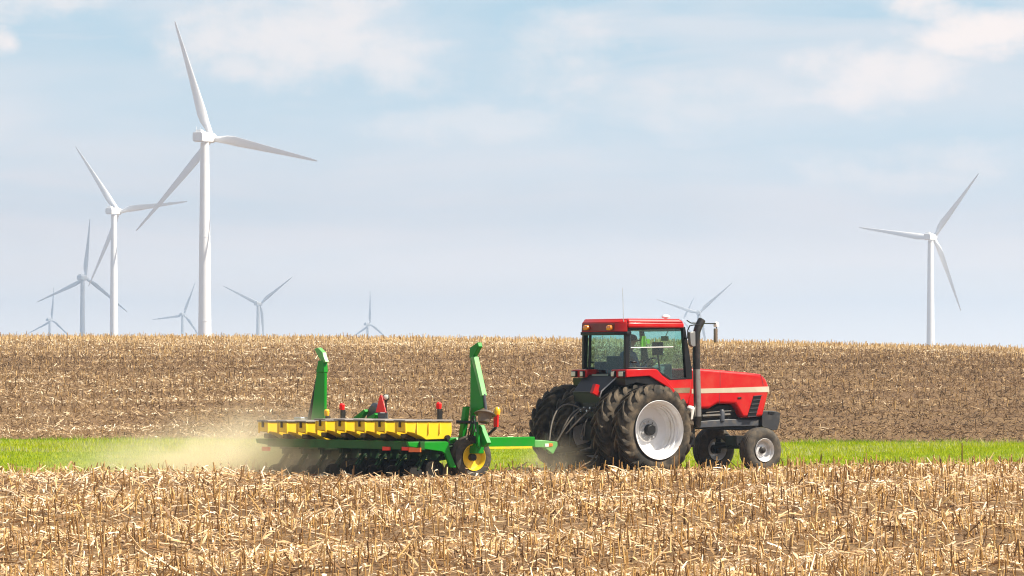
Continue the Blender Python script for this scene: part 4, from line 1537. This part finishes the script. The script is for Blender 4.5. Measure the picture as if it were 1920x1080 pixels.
    lp = MB().lathe([(-.06, 0), (-.06, .055), (-.02, .07), (.03, .07), (.05, .05), (.055, 0)], (us + .1, v, z), (-.6, .8, .1), 20)
    lo = B(lp, 'round_lamp', 'dark_metal')
    B(MB().lathe([(.05, .052), (.065, .03), (.066, 0)], (us + .1, v, z), (-.6, .8, .1), 20), 'lens', 'lamp_glass', lo)
    B(MB().tube([(us + .1, v, z - .05), (us + .1, v, .9)], .02), 'lamp_post', 'dark_metal', lo)
    ul = -5.6
    for (x, y, yb2, mm, nm, r) in ((658, 508, 600, 'red_lens', 'red_lamp', .055), (1355, 500, 600, 'red_lens', 'red_lamp', .055), (548, 550, 610, 'yellow_lens', 'amber_lamp', .055)):
        v, z = TU(*Z5(x, y), ul)
        zb2 = .95
        o = B(MB().lathe([(-.07, 0), (-.07, r * .8), (-.02, r), (.035, r), (.065, r * .6), (.07, 0)], (ul, v, z), (0, 0, 1), 18), nm, mm)
        B(MB().box(ul - .03, ul + .05, v - .02, v + .055, zb2, z - .07), 'post', 'dark_metal', o)
    # outer amber lamp and red strip beside the near marker arm
    uo = -5.1
    v, z = TU(*Z5(1775, 535), uo)
    o = B(MB().lathe([(-.10, 0), (-.10, .05), (-.02, .065), (.03, .06), (.065, .03), (.07, 0)], (uo, v, z), (0, 0, 1), 18), 'amber_lamp', 'yellow_lens')
    pr = profu(Z5, [(1758, 565), (1788, 565), (1784, 655), (1757, 655)], uo)
    B(MB().face(pr, uo - .03, uo), 'red_marker', 'red_lens', o)
    p1 = TU(*Z5(1712, 730), uo)
    B(MB().tube([(uo, v - .03, z - .1), (uo, v - .06, z - .35), (uo - .05, p1[0], p1[1] + .02), (uo - .1, p1[0] - .04, p1[1] - .2)], .03), 'post', 'dark_metal', o)


make_planter()


# ------------------------------------------------------------------ wind turbines
BL = 41.0


def blade_mesh():
    V, Fs = [], []
    n = 20
    secs = [(1.0, 2.0, 1.0, 0), (3.0, 2.0, .95, 2), (6.0, 2.9, .42, 14), (9.0, 3.3, .28, 12), (13, 2.95, .24, 9), (19, 2.35, .21, 6), (26, 1.75, .19, 3), (33, 1.2, .18, 1), (38, .82, .17, 0), (40.4, .5, .16, 0), (41, .12, .2, 0)]
    for r, ch, th, tw in secs:
        a = R(tw + 4)
        for k in range(n):
            f = 2 * math.pi * k / n
            c, s = math.cos(f), math.sin(f)
            blend = min(1, max(0, (1 - th) / .6))
            x = ch * (.5 * c) * 1.0 - ch * .20 * blend
            y = ch * th * .5 * s * (1 - .45 * blend * (.5 - .5 * c))
            # x in the rotor plane, y along the rotor axis, z outwards
            V.append((x * math.cos(a) - y * math.sin(a), x * math.sin(a) + y * math.cos(a) - .0010 * r * r, r))
    m = len(secs)
    for i in range(m - 1):
        for k in range(n):
            Fs.append((i * n + k, i * n + (k + 1) % n, (i + 1) * n + (k + 1) % n, (i + 1) * n + k))
    Fs += [list(range(n)), list(range((m - 1) * n, m * n))]
    return V, Fs


BV, BF = blade_mesh()
PROTO = {}


def make_turbine(hx, hy, rpx, psi, a, label, ox=None):
    """hx,hy: photo position of the rotor centre; rpx: blade length there; psi: yaw away to the right; a: blade angle"""
    D = F * BL / rpx
    P = at(hx, hy, D)
    n = Vector((math.sin(R(psi)), math.cos(R(psi)), 0))
    over = 4.6
    top = P - n * over
    gzv = float(gz(top.x, top.y)) - .3
    root = empty('wind_turbine', (top.x, top.y, gzv))
    tag(root, label, 'wind turbine', 'wind turbines beyond the stubble hill')
    rz = -R(psi)                       # local +Y turns to n
    H = P.z - gzv
    tw = MB()
    tw.lathe([(0, 2.35), (H * .3, 2.12), (H * .3 + .01, 2.19), (H * .3 + .3, 2.19), (H * .3 + .31, 2.11), (H * .62, 1.82), (H * .62 + .01, 1.89), (H * .62 + .3, 1.89), (H * .62 + .31, 1.81), (H * .9, 1.5), (H - 1.7, 1.42)], (0, 0, 0), (0, 0, 1), 32)
    tw.build('tower', 'turbine_white', root, sharp=50)
    if 'nac' not in PROTO:
        nb = MB()                      # box-like housing; axis along local y
        prof_n = [(-1.75, -1.55), (1.75, -1.55), (1.95, -1.0), (1.95, 1.2), (1.55, 1.75), (-1.55, 1.75), (-1.95, 1.2), (-1.95, -1.0)]
        nb.loft([(x * .92, 5.2, z * .86) for x, z in prof_n], [(x, 3.8, z) for x, z in prof_n])
        nb.loft([(x, 3.8, z) for x, z in prof_n], [(x * .9, -3.0, z * .9) for x, z in prof_n])
        nb.loft([(x * .55, 4.4, 1.6 + z * .25 + .3) for x, z in prof_n], [(x * .55, 2.9, 1.6 + z * .25 + .3) for x, z in prof_n])
        nb.tube([(-.7, 4.6, 1.7), (-.7, 4.6, 3.4)], .06, 6).tube([(.7, 4.6, 1.7), (.7, 4.6, 3.2)], .06, 6)
        hb = MB().lathe([(-1.5, 0), (-1.5, 1.45), (-.9, 1.75), (.7, 1.7), (1.8, 1.1), (2.3, .5), (2.45, 0)], (0, 0, 0), (0, -1, 0), 32)
        PROTO['nac'] = nb.build('nacelle', 'turbine_white', root, bevel=.15)
        PROTO['hub'] = hb.build('hub', 'turbine_white', root)
        PROTO['bl'] = mesh_obj('blade', BV, BF, 'turbine_white', root, sharp=60)
        nac, hub, bl = PROTO['nac'], PROTO['hub'], PROTO['bl']
    else:
        nac, hub, bl = (PROTO[k].copy() for k in ('nac', 'hub', 'bl'))
        for o in (nac, hub, bl):
            COL.objects.link(o)
            o.parent = root
    nac.location = (0, 0, H)
    nac.rotation_euler = (0, 0, rz)
    off = Vector((n.x * over, n.y * over, H))
    hub.location = off
    hub.rotation_euler = (0, 0, rz)
    for k in range(3):
        b = bl if k == 0 else bl.copy()
        if k:
            COL.objects.link(b)
            b.parent = root
        b.location = off
        # local z (span) -> sin(a) e1 + cos(a) e2, local y -> rotor axis
        b.rotation_euler = (Matrix.Rotation(rz, 3, 'Z') @ Matrix.Rotation(R(a + 120 * k), 3, 'Y')).to_euler()


TURB = [
    (396, 258.7, 232, 24, -18, 'largest white wind turbine, its thick tower rising from the crest left of the planter'),
    (222.3, 396.7, 153, 26, -36, 'second largest wind turbine on the left, with one blade crossing towards the tallest one'),
    (160.5, 521, 111, 22, 6, 'hazy grey blue turbine whose right blade passes behind the second tallest tower'),
    (97.5, 600, 62, 34, 6, 'leftmost small faint turbine low on the skyline, one blade pointing almost straight up'),
    (345, 590, 65, 20, -98, 'small faint turbine half hidden behind the tallest tower, one blade level to the left'),
    (488.3, 569.7, 84, 24, -66, 'pale turbine right of the tallest tower with two blades raised in a wide V'),
    (694, 608, 62, 40, 2, 'smallest faint turbine alone in mid skyline, its hub barely above the crest'),
    (1311, 587, 84, 8, -72, 'very faint turbine behind the exhaust stack of the red tractor'),
    (1281, 601, 48, 20, 27, 'barely visible turbine behind the cab roof, only one blade showing above it'),
    (1750.8, 445, 150, 26, 38, 'tall white wind turbine standing alone at the right of the skyline'),
]
for a in TURB:
    make_turbine(*a)


# ------------------------------------------------------------------ air and dust
def volume_box(name, lo, hi, m, label, cat):
    mb = MB()
    mb.box(lo[0], hi[0], -lo[1], -hi[1], lo[2], hi[2])
    o = mb.build(name, m)
    tag(o, label, cat, kind='stuff')
    return o


def haze_mat():
    m = bpy.data.materials.new('haze_air')
    m.use_nodes = True
    t = NT(m.node_tree)
    t.n.clear()
    out = t.new('ShaderNodeOutputMaterial')
    v = t.new('ShaderNodeVolumePrincipled')
    v.inputs['Color'].default_value = (0.48, 0.68, 0.93, 1)
    v.inputs['Density'].default_value = 0.00017
    v.inputs['Anisotropy'].default_value = 0.2
    t.l.new(v.outputs[0], out.inputs['Volume'])
    m.cycles.homogeneous_volume = True
    MATS['haze_air'] = m


haze_mat()
volume_box('haze', (-9100, -450, -34), (9100, 9100, 140), 'haze_air', 'pale bluish haze in the air over the fields', 'haze')


def make_shade_cloud():
    # cloud mesh added above the view, only to cast shade on the far turbines
    m = bpy.data.materials.new('shade_cloud_white')
    m.use_nodes = True
    t = NT(m.node_tree)
    t.n.clear()
    out = t.new('ShaderNodeOutputMaterial')
    df, tl, mx = t.new('ShaderNodeBsdfDiffuse'), t.new('ShaderNodeBsdfTranslucent'), t.new('ShaderNodeMixShader')
    df.inputs[0].default_value = tl.inputs[0].default_value = (.95, .95, .95, 1)
    mx.inputs[0].default_value = .75
    t.l.new(df.outputs[0], mx.inputs[1])
    t.l.new(tl.outputs[0], mx.inputs[2])
    tp, m2 = t.new('ShaderNodeBsdfTransparent'), t.new('ShaderNodeMixShader')      # lets some sun straight through, to lighten the added shade
    m2.inputs[0].default_value = .45
    t.l.new(mx.outputs[0], m2.inputs[1])
    t.l.new(tp.outputs[0], m2.inputs[2])
    t.l.new(m2.outputs[0], out.inputs[0])
    MATS['shade_cloud_white'] = m
    from mathutils import noise as mn
    bm = bmesh.new()
    bmesh.ops.create_icosphere(bm, subdivisions=6, radius=1)
    for v in bm.verts:
        p = v.co.copy()
        k = 1 + .30 * mn.fractal(p * 2.2, 1.0, 2.0, 5) + .10 * mn.fractal(p * 7 + Vector((3, 1, 2)), 1.0, 2.0, 3)
        q = Vector((p.x * 1000 * k, p.y * 2150 * k, max(p.z, -.25) * 260 * k * (1 + .5 * mn.noise(p * 5))))
        v.co = q
    me = bpy.data.meshes.new('shade_clouds')
    bm.to_mesh(me)
    bm.free()
    me.polygons.foreach_set('use_smooth', [True] * len(me.polygons))
    me.materials.append(m)
    o = bpy.data.objects.new('shade_clouds', me)
    link(o)
    o.location = (560, 4850, 980)
    tag(o, 'unseen cloud bank added to shade the far wind turbines', 'shade_clouds', kind='stuff')


make_shade_cloud()


def dust_mat(name, peak, seed, scale):
    m = bpy.data.materials.new(name)
    m.use_nodes = True
    t = NT(m.node_tree)
    t.n.clear()
    out = t.new('ShaderNodeOutputMaterial')
    v = t.new('ShaderNodeVolumePrincipled')
    v.inputs['Color'].default_value = (0.98, 0.89, 0.67, 1)
    v.inputs['Anisotropy'].default_value = 0.1
    tc = t.new('ShaderNodeTexCoord')
    ln = t.new('ShaderNodeVectorMath', operation='LENGTH')
    t.l.new(tc.outputs['Object'], ln.inputs[0])
    fall = t.smooth(ln.outputs['Value'], 1.0, 0.05)
    mp = t.new('ShaderNodeMapping')
    mp.inputs['Location'].default_value = (seed, 0, 0)
    mp.inputs['Scale'].default_value = scale
    t.l.new(tc.outputs['Object'], mp.inputs['Vector'])
    nz = t.noise(mp.outputs[0], 1.0, 5, 0.6, 0.3)
    nz = t.smooth(nz, 0.34, 0.68)
    d = t.math('MULTIPLY', t.math('MULTIPLY', fall, t.math('MULTIPLY_ADD', nz, 0.8, 0.2)), peak)
    t.l.new(d, v.inputs['Density'])
    t.l.new(v.outputs[0], out.inputs['Volume'])
    MATS[name] = m


def dust(name, loc, size, rz, peak, seed, scale, label):
    dust_mat('dust_' + str(seed), peak, seed, scale)
    mb = MB()
    mb.lathe([(math.cos(a) * 1.0, math.sin(a)) for a in [math.pi * i / 12 for i in range(13)]][1:-1], (0, 0, 0), (0, 0, 1), 24)
    o = mb.build(name, 'dust_' + str(seed))
    o.location = loc
    o.scale = size
    o.rotation_euler = (0, 0, rz)
    tag(o, label, 'dust', kind='stuff')


p = at(495, 862, 98.5)
dust('dust_cloud', (p.x, p.y, .18), (3.4, 2.5, 1.45), R(8), .8, 1, (3.6, 2.8, 2.2), 'tan dust cloud rising behind the far end of the planter')
p = at(400, 870, 99)
dust('dust_cloud', (p.x, p.y, .05), (4.3, 2.4, 1.0), R(5), .72, 2, (3.6, 2.4, 2.2), 'thin trail of tan dust drifting left over the grass')
p = at(660, 868, 97.5)
dust('dust_cloud', (p.x, p.y, .05), (3.0, 2.2, .75), R(-20), .55, 3, (3, 2.4, 1.6), 'brown dust hanging under the row units of the planter')
p = at(1040, 868, 98.5)
dust('dust_cloud', (p.x, p.y, .05), (1.1, 1.4, .8), 0, .38, 4, (2, 2.4, 1.6), 'thin brown dust behind the rear wheels of the tractor')
